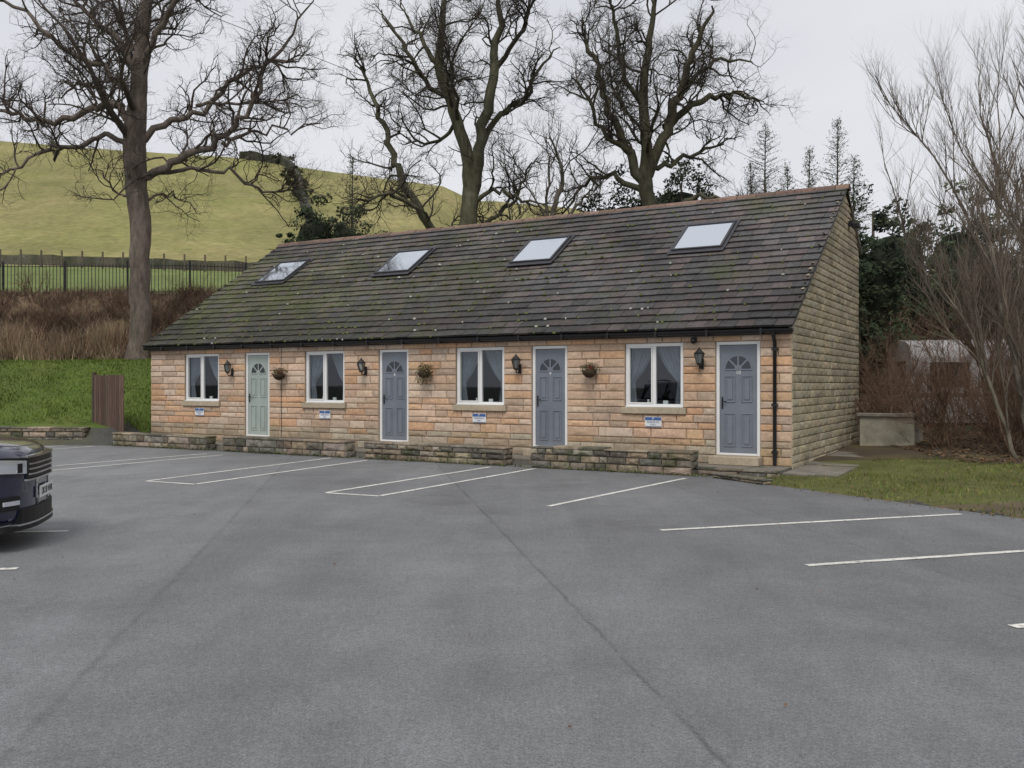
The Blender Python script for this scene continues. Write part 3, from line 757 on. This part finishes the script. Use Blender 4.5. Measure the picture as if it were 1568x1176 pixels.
multistem('bare_birch_tree',9.9,17.4,[(-1.5,.4,4.3,.05),(-.5,-.3,5.4,.085),(.7,.6,5.6,.06),(-2.3,.6,3.6,.035)],PB,bow=.13)
multistem('bare_birch_tree',12.6,23,[(-2.8,.2,8.0,.055),(-1.2,-.6,9.2,.07),(1.2,.5,9.8,.065),(.3,.9,9.0,.06),(-3.4,-.4,6.2,.045)],PB,bow=.11)
multistem('bare_birch_tree',14.9,25,[(-1.6,.2,11.0,.07),(1.0,-.6,12.0,.08),(.2,.9,11.6,.07),(-.6,-.8,12.6,.07)],PB,bow=.10)
multistem('bare_birch_tree',12.2,19.4,[(-1.3,.2,8.0,.065),(.4,-.6,9.4,.075),(-.4,.5,8.8,.055)],PB,bow=.11)
PS=dict(len=[1.0,.55,.3],rad=[.012,.009,.0065],sp=[.19,.17,.14],ang=(.3,1.0),up=[.25,.15,.1],bend=[.02,.02,0],ns=[4,3,2],k=[3,3,3],gn=.24,t0=.08,cols=[(.19,.125,.085),(.185,.115,.08),(.17,.11,.075),(.22,.14,.09)])
def shrub(name,X,Y,h,w,n,P=PS,leaves=14):
    multistem(name,X,Y,[(U(-w,w),U(-w,w)*.8,h*U(.5,1.1),U(.014,.026)) for _ in range(n)],P,bow=.12,leaves=leaves)
for (X,Y,h,w,n) in ((9.3,19.8,2.3,1.4,13),(10.8,20.5,2.8,1.7,15),(9.9,18.1,1.8,1.3,12),(11.2,18.6,2.3,1.5,13),(9.3,22.6,3.2,1.2,12),(12.6,20.0,3.0,1.7,13),(10.9,16.8,1.4,1.1,10),(12.9,17.0,2.0,1.4,10),(14.8,19,3.0,1.6,10),(10.8,22.4,3.3,1.6,15),(12.3,23.6,3.4,1.8,14),(13.6,22.0,3.2,1.8,13),(10.2,24.3,3.2,1.3,12),(8.7,21.4,2.2,.8,9)):
    shrub('bare_brown_shrub',X,Y,h,w,n)
# evergreens: many leaf clumps with uneven outline
EG=[(.036,.056,.026),(.046,.066,.032),(.030,.046,.022),(.060,.078,.036)]
def clumpmass(mb,c,r,n,size,cols,zmin):
    c=V(c); sd=U(0,50); nc=max(24,n//70)
    K=10; L=7; base=len(mb.v)
    for i in range(L+1):
        th=math.pi*i/L
        for j in range(K):
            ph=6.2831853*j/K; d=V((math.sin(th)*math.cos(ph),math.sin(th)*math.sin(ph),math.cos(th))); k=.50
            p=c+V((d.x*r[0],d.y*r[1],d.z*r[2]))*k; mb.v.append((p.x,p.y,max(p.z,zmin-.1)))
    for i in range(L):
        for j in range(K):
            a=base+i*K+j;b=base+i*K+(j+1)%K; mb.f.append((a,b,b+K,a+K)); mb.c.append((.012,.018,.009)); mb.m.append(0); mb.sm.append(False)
    for _ in range(nc):
        d=rv().normalized(); k=(.35+.65*R.random()**.5)*(1+.45*noise.noise(d*1.7+V((sd,0,0))))
        cc=c+V((d.x*r[0],d.y*r[1],d.z*r[2]))*k; cr=min(r)*U(.16,.36); base_c=R.choice(cols); ck=U(.6,1.45)
        for _ in range(n//nc):
            e=rv().normalized(); p=cc+V((e.x*1.1,e.y*1.1,e.z*.75))*cr*(R.random()**.42)
            if p.z<zmin: continue
            q=ck*U(.7,1.3)*(.8+.35*e.z)  # top-to-underside shading painted into the leaf colours of each clump
            leafq(mb,p,size*U(.55,1.3),(base_c[0]*q,base_c[1]*q,base_c[2]*q))
def ever(name,blobs,size,cols=EG):
    mb=MB()
    for (c,r,n) in blobs:
        z0=zt(c[0],c[1]); clumpmass(mb,(c[0],c[1],z0+c[2]),r,n,size,cols,z0-.1)
    return mb.obj(name,[M_leaf])
ever('evergreen_hedge',[((11.3,28.6,3.0),(1.6,1.4,3.7),8500),((13.6,29.6,2.6),(1.7,1.6,3.0),7000),((16.0,30,3.2),(1.9,1.6,3.6),7500),((18.8,30,2.7),(1.9,1.7,3.1),6000),((21.8,30,3.0),(2.2,1.8,3.6),5500),((25,31,3.0),(2.4,2,3.5),3500),((9.8,27.0,2.2),(1.0,1.0,2.9),3500),((12.4,28.0,1.2),(1.8,1.2,2.0),4500),((15.0,28.6,1.2),(2,1.2,2.0),4500),((18.3,28.8,1.4),(2,1.2,2.0),4000)],.085)
ever('holly_bush',[((4.7,38,5.6),(1.9,1.7,2.5),5200),((7.2,38.5,5.9),(2.0,1.8,2.7),5200),((3.3,38.5,4.6),(1.4,1.4,2.1),2800),((9.3,39,5.2),(1.7,1.5,2.2),3200),((6,38.3,3.2),(3.2,1.8,2.6),3500)],.085)
ever('dark_evergreen_shrub',[((-12.0,55,2.3),(1.9,1.8,2.8),4200),((-9.9,54,2.2),(1.8,1.7,2.5),3800),((-8.0,56,1.7),(1.6,1.5,2.1),2400),((-13.4,56,1.4),(1.2,1.2,1.7),1400)],.10)
ever('distant_woodland',[((26+i*5.5,62+3*math.sin(i*2.1),3.0),(4,3,4.2+math.sin(i*1.7)),2200) for i in range(7)],.22)
ever('hillside_gorse_bushes',[((-30.5,127,.4),(1.6,1.6,1.3),500),((-28,120,.4),(1.8,1.5,1.4),500),((-25.6,111,.4),(1.6,1.5,1.3),500),((-35,139,.4),(2.0,1.8,1.2),500)],.22,[(.05,.055,.025),(.07,.065,.03)])
def conifer(X,Y,h,w):
    mb=MB(); z0=zt(X,Y); mb.tube([V((0,0,-.2)),V((U(-.1,.1),0,h*.5)),V((0,0,h))],[.12,.07,.012],6,(.08,.065,.05),m=1)
    lv=int(h/.20)
    for i in range(lv):
        t=i/lv; z=h*(.10+.90*t); rr=w*(1-t)**.7*U(.35,1.25)+.06
        for j in range(5):
            a=U(0,6.28); e=V((rr*math.cos(a),rr*math.sin(a),z+rr*.25+U(-.1,.35)))
            mb.tube([V((0,0,z)),e],[.014,.006],3,(.09,.08,.06),m=1)
            for q in range(8):
                f=U(.3,1.08); p=V((0,0,z)).lerp(e,f)+rv()*.08; k=U(.7,1.4)
                leafq(mb,p,U(.03,.065),(.08*k,.095*k,.062*k))
    mb.obj('conifer_tree',[M_leaf,M_twig],None,(X,Y,z0))
for (px,py,Y,w) in ((1172,190,46,2.3),(1283,182,44,2.1),(1240,228,46,1.7),(1206,255,45,1.7),(1308,240,46,1.8),(1150,250,46,1.6),(540,240,56,1.3)):
    X=(px-784)/1400*Y; conifer(X,Y,1.6+(588-py)/1400*Y-zt(X,Y),w)

# ------------------------------------------------------------------ vegetation near ground
def blades(name,n,samp,h,w,cols,lean=.5,mat=M_blade):
    mb=MB()
    for _ in range(n):
        s=samp()
        if s is None: continue
        x,y=s; z=zt(x,y)-.01; a=U(0,6.28); pk=.75+.6*(.5+noise.noise(V((x*.9,y*.9,6)))); hh=h*U(.5,1.4)*pk; ww=w*U(.7,1.3); dx,dy=math.cos(a)*ww,math.sin(a)*ww
        lx,ly=U(-lean,lean)*hh,U(-lean,lean)*hh
        sh=.75+.5*(.5+noise.noise(V((x*1.3,y*1.3,2))))
        mb.face([(x-dx,y-dy,z),(x+dx,y+dy,z),(x+lx,y+ly,z+hh)],tuple(c_*sh for c_ in jit(R.choice(cols),.25)))
    return mb.obj(name,[mat])
def s_right():
    x=U(4.0,12.5); y=U(4,17.8); dd=.880*(x-3.96)+.474*(y-14.7)
    if dd<.03 or dd>5.4+.5*noise.noise(V((x,y,0))): return None
    lx=(x-ORG[0])*math.cos(TH)-(y-ORG[1])*math.sin(TH); ly=(x-ORG[0])*math.sin(TH)+(y-ORG[1])*math.cos(TH)
    if lx<1.05 and ly>-.9: return None
    if noise.noise(V((x*.7,y*.7,4)))<-.2 and R.random()<.75: return None
    return x,y
blades('grass_verge',42000,s_right,.05,.009,[(.13,.165,.035),(.17,.18,.05),(.19,.175,.075),(.10,.14,.03)])
blades('lawn_grass',22000,lambda:(U(-20,-9.6),U(24.7,31.2)),.07,.016,[(.11,.165,.025),(.13,.185,.032),(.09,.14,.022),(.155,.18,.05)])
BR=[(.21,.125,.095),(.28,.195,.14),(.16,.10,.08),(.33,.25,.17),(.13,.09,.07),(.14,.125,.07)]
def s_br():
    x=U(-24,-8.5); y=min(35.2,max(30.9,R.gauss(33.2,1.3)))
    if noise.noise(V((x*.8,y*1.2,8)))<-.15 and R.random()<.8: return None
    return x,y
blades('dead_bracken_bank',30000,s_br,.34,.013,BR,lean=1.1)
def s_tuft():
    c=R.choice([(-15.6,31.0),(-17.2,31.3),(-11.2,31.4),(-18.8,31.8),(-10.8,32.2),(-13.9,31.6)]); return c[0]+R.gauss(0,.45),c[1]+R.gauss(0,.3)
blades('dead_grass_tufts',5000,s_tuft,.65,.012,[(.30,.22,.14),(.26,.17,.11),(.34,.27,.17)],lean=.5)
for (X,Y) in ((-16.5,32.6),(-19,33),(-10.9,33.3),(-14.3,33.4),(-17.8,34.2),(-12.2,34.2)): shrub('bramble_bush',X,Y,1.1,1.0,9,leaves=8)
mb=MB()
def litter(n,samp,s0=.03):
    for _ in range(n):
        q=samp()
        if q is None: continue
        x,y,z=q; a=rv(); a.z*=.2; a=a.normalized()*U(.6,1.3)*s0; b=V((-a.y,a.x,U(-.01,.01)))*.6; p=V((x,y,z+.012))
        mb.face([p-a,p-b,p+a,p+b],jit(R.choice([(.16,.09,.045),(.11,.065,.035),(.2,.13,.07)]),.3))
def lr():
    q=s_right()
    if q is None: return None
    x,y=q
    return x,y,zt(x,y)+.02
litter(1800,lr)
def lsh():
    x=U(8.3,15); y=U(16.5,23.5); return x,y,zt(x,y)+.01
litter(5000,lsh,.045)
def le():
    t=R.random(); x=3.96+t*2.6+R.gauss(0,.10)-.1; y=14.7-t*4.8+R.gauss(0,.1); return x,y,.01
litter(240,le,.022)
def lf():
    p=L2W(-U(0,LEN),-1.36-abs(R.gauss(0,.08))); return p.x,p.y,.008
litter(400,lf,.02)
litter(110,lambda:(U(-7,6),U(4,15),.008),.012)
mb.obj('leaf_litter',[M_leaf])
# moss and weeds along foot of the low walls
mb=MB()
for _ in range(900):
    p=L2W(-U(0,LEN),-1.345-abs(R.gauss(0,.03))); s_=U(.01,.035)
    leafq(mb,V((p.x,p.y,.012+U(0,.03))),s_,jit(R.choice([(.08,.10,.03),(.10,.11,.05),(.06,.08,.03)]),.3))
mb.obj('wall_foot_moss',[M_leaf])

# ------------------------------------------------------------------ railings, field walls, cables, caravan
mb=MB(); x=-34
while x<-10.2:
    z=zt(x,35.2); t=.010
    mb.box(x-t,x+t,35.2-t,35.2+t,z-.1,z+1.22); x+=.135
x=-34; xx=[]
while x<-10.2: xx.append(x); x+=2.4
xx.append(-10.25)
for x in xx: z=zt(x,35.2); mb.box(x-.03,x+.03,35.17,35.23,z-.2,z+1.32)
for a,b in zip(xx,xx[1:]):
    for h in (.12,1.12):
        za,zb_=zt(a,35.2)+h,zt(b,35.2)+h; mb.tube([V((a,35.2,za)),V((b,35.2,zb_))],[.018,.018],4,(1,1,1))
mb.obj('iron_railing_fence',[M_iron])
def fieldwall(name,pts,h,th,col=(.07,.065,.05)):
    mb=MB(); prev=None
    for (a,b) in zip(pts,pts[1:]):
        a=V((*a,0));b=V((*b,0)); n=max(2,int((b-a).length/1.0))
        for i in range(n+1):
            p=a.lerp(b,i/n); d=(b-a).normalized(); nn=V((-d.y,d.x,0))*th/2; z=zt(p.x,p.y); hh=h*U(.85,1.12)
            cur=[(p.x-nn.x,p.y-nn.y,z-.3),(p.x-nn.x*.7,p.y-nn.y*.7,z+hh),(p.x+nn.x*.7,p.y+nn.y*.7,z+hh),(p.x+nn.x,p.y+nn.y,z-.3)]
            if prev:
                c=jit(col,.3)
                for k in range(3): mb.face([prev[k],cur[k],cur[k+1],prev[k+1]],c)
            prev=cur
    return mb.obj(name,[M_dark_stone])
fieldwall('drystone_field_wall',[(-90,70),(-40,70),(-22,69),(-8,72)],.75,.6,(.09,.085,.065))
fieldwall('drystone_field_wall',[(-44,148),(-40,147),(-36,141),(-31.5,131),(-28,121),(-26,112),(-22.5,100),(-19,88)],1.3,.8,(.05,.05,.035))
mb=MB()
for i in range(26):
    x=-45+i*1.5; z=zt(x,67); mb.box(x-.05,x+.05,66.95,67.05,z-.2,z+1.25,(.12,.10,.075))
mb.obj('field_post_fence',[M_wood])

mb=MB()
def cable(a,b,sag):
    pts=[]
    for i in range(25):
        t=i/24; p=V(a).lerp(V(b),t); p.z-=sag*4*t*(1-t); pts.append(p)
    mb.tube(pts,[.013]*25,4,(.02,.02,.02))
cable((-27.7,10,15.6),(23,85,16.6),.6); cable((-17.5,12,15.7),(32,81,16.6),.6)
mb.obj('overhead_cable',[M_iron])
for (x,y,z) in ((-27.7,10,15.8),(23,85,16.9),(-17.5,12,15.9),(32,81,16.9)):
    mb=MB(); z0=0 if x<0 else zt(x,y)
    mb.tube([V((x,y,z0-.3)),V((x,y,z))],[.16,.11],10,(.08,.06,.045),cap=True); mb.box(x-.6,x+.6,y-.05,y+.05,z-.35,z-.25,(.07,.055,.04)); mb.obj('utility_pole',[M_wood])

M_cara=pmat('caravan_cream_panel',(.52,.50,.49),.5,3,.08,1,.12,spec=.4)
g=empty('static_caravan',(11.3,25.9,zt(12.5,26)-.25),math.radians(-8))
prof=[(0,.35),(-.04,.5),(-.04,2.2),(.1,2.5),(.5,2.66),(1.3,2.74),(2.1,2.66),(2.5,2.5),(2.64,2.2),(2.64,.5),(2.6,.35)]
mb=MB()
for (p,q) in zip(prof,prof[1:]): mb.face([(0,p[0],p[1]),(5.6,p[0],p[1]),(5.6,q[0],q[1]),(0,q[0],q[1])])
for X in (0,5.6): mb.face([(X,p[0],p[1]) for p in prof])
mb.obj('shell',[M_cara],g)
mb=MB()
for x in (.5,2.1,4.0): mb.box(x,x+1.05,-.055,-.043,1.35,2.05,b=.004)
mb.box(-.012,-.002,.5,2.1,1.35,2.1)
mb.obj('windows',[M_fan],g)
mb=MB(); mb.box(0,5.6,-.052,-.042,1.08,1.18,(.2,.15,.13)); mb.box(.2,5.4,.2,2.4,.0,.34,(.05,.05,.05)); mb.obj('trim_and_chassis',[M_ridge],g)

# ------------------------------------------------------------------ car
M_car=pmat('car_paint_navy',(.008,.012,.040),.22,3,.02,1,.02,spec=.6)
nt=M_car.node_tree; bs=[n for n in nt.nodes if n.type=='BSDF_PRINCIPLED'][0]; bs.inputs['Coat Weight'].default_value=1.0; bs.inputs['Coat Roughness'].default_value=.04
M_chrome=pmat('chrome',(.6,.6,.62),.15,3,.02,1,.02,metallic=1)
M_trim=pmat('car_black_trim',(.012,.012,.012),.5,10,.1,1,.05)
M_rubber=pmat('tyre_rubber',(.018,.018,.018),.85,20,.2,1,.1)
M_alloy=pmat('alloy',(.45,.45,.46),.3,5,.05,1,.05,metallic=.9)
M_lens=glassmat('lamp_lens',.35,transp=False,back=(.55,.57,.6))
M_carglass=glassmat('car_glass',.25,transp=False,back=(.008,.009,.01))
M_plate=pmat('number_plate_white',(.72,.72,.70),.4,4,.02,1,.02)
CAR=empty('parked_car',(-4.80,9.35,0.0),math.radians(15))
def hwf(x): return .93*min(1,(abs(x)/.30))**(1/3.3)
def body():
    S=[]
    for x,zt_,zb_ in ((-.004,.80,.34),(-.02,.87,.31),(-.06,.93,.28),(-.12,.97,.26),(-.20,1.0,.25),(-.32,1.03,.24),(-.6,1.065,.24),(-1.0,1.10,.24),(-1.35,1.13,.24),(-2.2,1.13,.24),(-3.2,1.14,.24),(-4.0,1.15,.25),(-4.35,1.13,.28),(-4.5,1.08,.34),(-4.56,.98,.42)):
        hw=hwf(x) if x>-.32 else (.94 if x>-4.2 else {-4.35:.90,-4.5:.80,-4.56:.7}[x])
        half=[(0,zt_+.015),(hw*.45,zt_+.012),(hw*.80,zt_-.01),(hw*.95,zt_-.07),(hw,zt_-.18),(hw*1.0,(zt_+zb_)/2),(hw*.985,zb_+.12),(hw*.93,zb_),(hw*.5,zb_-.02),(0,zb_-.02)]
        ring=[(x,-y,z) for y,z in half]+[(x,y,z) for y,z in half[-2:0:-1]]
        S.append(ring)
    mb=MB(); k=len(S[0])
    for r in S: mb.v.extend(r)
    for i in range(len(S)-1):
        for j in range(k):
            a=i*k+j;b=i*k+(j+1)%k; mb.f.append((a,b,b+k,a+k)); mb.c.append((1,1,1)); mb.m.append(0); mb.sm.append(True)
    for st in (0,(len(S)-1)*k): mb.f.append(tuple(st+j for j in range(k))); mb.c.append((1,1,1)); mb.m.append(0); mb.sm.append(True)
    o=mb.obj('body',[M_car],CAR); md=o.modifiers.new('s','SUBSURF'); md.levels=1; md.render_levels=2
    mb=MB(); rings=[]
    for x,hw,z1 in ((-1.22,.80,1.14),(-1.95,.70,1.62),(-2.3,.69,1.67),(-3.4,.68,1.66),(-4.0,.66,1.60),(-4.42,.74,1.14)):
        rings.append([(x,-.86 if z1>1.2 else -hw,1.12),(x,-hw,z1-.06),(x,-hw*.85,z1),(x,0,z1+.015),(x,hw*.85,z1),(x,hw,z1-.06),(x,.86 if z1>1.2 else hw,1.12)])
    for r in rings: mb.v.extend(r)
    for i in range(len(rings)-1):
        for j in range(6):
            a=i*7+j; mb.f.append((a,a+1,a+8,a+7)); roof=(1<=j<=4) and i in (1,2,3); mb.c.append((1,1,1)); mb.m.append(0 if roof else 1); mb.sm.append(True)
    mb.obj('greenhouse',[M_car,M_carglass],CAR)
    mb=MB()
    for y in (-1,1):
        for x in (-1.95,-2.85,-3.75): mb.tube([V((x-.02,.865*y,1.12)),V((x-.02,.705*y,1.60))],[.03,.025],6,(1,1,1))
        mb.tube([V((-1.95,.60*y,1.70)),V((-2.6,.6*y,1.73)),V((-3.9,.58*y,1.68))],[.018]*3,6,(1,1,1))
        mb.box(-1.62,-1.42,y*1.02-.09,y*1.02+.09,1.12,1.26,b=.03)
    mb.box(-3.9,-.7,-.955,-.93,.24,.36,b=.01); mb.box(-3.9,-.7,.93,.955,.24,.36,b=.01)
    mb.obj('trim_and_mirrors',[M_trim],CAR)
body()
def nx(y,off=0.02): return -.30*(abs(y)/.93)**3.3+off
def strip(mb,y0,y1,za,zb_,off=.02,n=10,m=0,taper=None):
    prev=None
    for i in range(n+1):
        y=y0+(y1-y0)*i/n; a,b=(za,zb_) if not taper else (za+taper[0]*i/n,zb_+taper[1]*i/n)
        cur=((nx(y,off),y,a),(nx(y,off),y,b),(nx(y,off-.08),y,b),(nx(y,off-.08),y,a))
        if prev:
            for q in range(4): mb.face([prev[q],cur[q],cur[(q+1)%4],prev[(q+1)%4]],m=m)
        else: mb.face(list(cur),m=m)
        prev=cur
    mb.face(list(prev),m=m)
mb=MB(); strip(mb,-.50,.50,.68,.88,off=.012); strip(mb,-.60,.60,.26,.40,off=.02); strip(mb,-.86,-.62,.40,.53,off=.015); strip(mb,.62,.86,.40,.53,off=.015); strip(mb,-.80,.80,.20,.25,off=.03); mb.obj('grille_and_intake',[M_trim],CAR)
mb=MB()
for z in (.715,.765,.815): strip(mb,-.47,.47,z,z+.016,off=.026)
strip(mb,-.52,.52,.885,.905,off=.026); strip(mb,-.52,.52,.662,.678,off=.026); strip(mb,-.66,.66,.245,.262,off=.035)
mb.obj('chrome_bars',[M_chrome],CAR)
mb=MB()
for s_ in (-1,1):
    strip(mb,s_*.53,s_*.905,.735,.86,off=.022,taper=(.03,.035)); strip(mb,s_*.64,s_*.80,.45,.49,off=.028)
mb.obj('headlights',[M_lens],CAR)
mb=MB()
for s_ in (-1,1): strip(mb,s_*.53,s_*.92,.865,.885,off=.02,taper=(.03,.03)); strip(mb,s_*.60,s_*.66,.75,.84,off=.026)
mb.obj('headlight_surrounds',[M_trim],CAR)
mb=MB(); mb.box(.025,.04,-.26,.26,.47,.585,b=.003); mb.obj('number_plate',[M_plate],CAR)
t=textobj('DK18 VHR',.10,M_trim,CAR,(.042,0,.527),'plate_text'); t.rotation_euler=(math.pi/2,0,math.pi/2)
for (x,y) in ((-.90,-.80),(-.90,.80),(-3.62,-.80),(-3.62,.80)):
    mb=MB(); s_=1 if y>0 else -1
    mb.lathe((x,y,.36),[(.24,-.11),(.34,-.12),(.36,-.08),(.36,.08),(.34,.12),(.24,.11)],28,(1,1,1),axis='Y'); mb.obj('tyre',[M_rubber],CAR)
    mb=MB(); mb.lathe((x,y+s_*.09,.36),[(.001,0),(.24,0),(.245,s_*.025)],24,(1,1,1),axis='Y')
    for q in range(10):
        a=q*.6283; d=V((math.cos(a),0,math.sin(a))); n=V((-d.z,0,d.x))*.018; c=V((x,y+s_*.125,.36)); mb.face([c-n+d*.03,c+d*.24-n,c+d*.24+n,c+n+d*.03])
    mb.obj('alloy_wheel',[M_alloy],CAR)
    mb=MB(); N=16
    for q in range(N):
        a0,a1=-.25+(math.pi+.5)*q/N,-.25+(math.pi+.5)*(q+1)/N
        Y_=s_*.952
        mb.face([(x+r*math.cos(t_),Y_,.36+r*math.sin(t_)) for r,t_ in ((.36,a0),(.44,a0),(.44,a1),(.36,a1))])
    mb.face([(x+.40*math.cos(6.283*q/20),s_*.9455,.36+.40*math.sin(6.283*q/20)) for q in range(20)])
    mb.obj('wheel_arch',[M_trim],CAR)

# ------------------------------------------------------------------ light, world, camera
el=54
sd=V((-.22,-.75,0)).normalized()*math.cos(math.radians(el)); sd.z=math.sin(math.radians(el))
ld=bpy.data.lights.new('sun','SUN'); ld.energy=1.5; ld.angle=math.radians(22); ld.color=(1,.97,.93)
lo=bpy.data.objects.new('sun',ld); scene.collection.objects.link(lo); lo.rotation_euler=(-sd).to_track_quat('-Z','Y').to_euler(); lo.location=(0,0,40)
w=bpy.data.worlds.new('World'); scene.world=w; w.use_nodes=True; nt=w.node_tree; nt.nodes.clear()
sky=nd(nt,'ShaderNodeTexSky'); sky.sky_type='NISHITA'; sky.sun_disc=False; sky.sun_elevation=math.radians(el); sky.sun_rotation=math.atan2(sd.x,sd.y); sky.dust_density=4; sky.air_density=1
hs=nd(nt,'ShaderNodeHueSaturation'); hs.inputs['Saturation'].default_value=.3; nt.links.new(sky.outputs[0],hs.inputs['Color'])
b1=nd(nt,'ShaderNodeBackground'); b1.inputs[1].default_value=.10; nt.links.new(hs.outputs[0],b1.inputs[0])
tc=nd(nt,'ShaderNodeTexCoord'); mp=nd(nt,'ShaderNodeMapping'); mp.inputs['Scale'].default_value=(1.3,1.3,3.4); nt.links.new(tc.outputs['Generated'],mp.inputs[0])
nf=noise_n(nt,mp.outputs[0],1.2,5,.5); mr=maprange(nt,nf,.30,.70,0,1)
cc=mixc(nt,mr,(.67,.69,.76),(.84,.85,.89))
b2=nd(nt,'ShaderNodeBackground'); b2.inputs[1].default_value=1.0; nt.links.new(cc,b2.inputs[0])
mx=nd(nt,'ShaderNodeMixShader'); mx.inputs[0].default_value=.9; nt.links.new(b1.outputs[0],mx.inputs[1]); nt.links.new(b2.outputs[0],mx.inputs[2])
wo=nd(nt,'ShaderNodeOutputWorld'); nt.links.new(mx.outputs[0],wo.inputs[0])

cam=bpy.data.cameras.new('camera'); cam.lens=32.14; cam.sensor_width=36; cam.clip_end=6000; cam.clip_start=.05
co=bpy.data.objects.new('camera',cam); scene.collection.objects.link(co); co.location=(0,0,1.6); co.rotation_euler=(math.pi/2,0,0)
scene.camera=co
scene.view_settings.view_transform='Standard'; scene.view_settings.look='None'; scene.view_settings.exposure=0
print('FACES',sum(len(o.data.polygons) for o in bpy.data.objects if o.type=='MESH'))
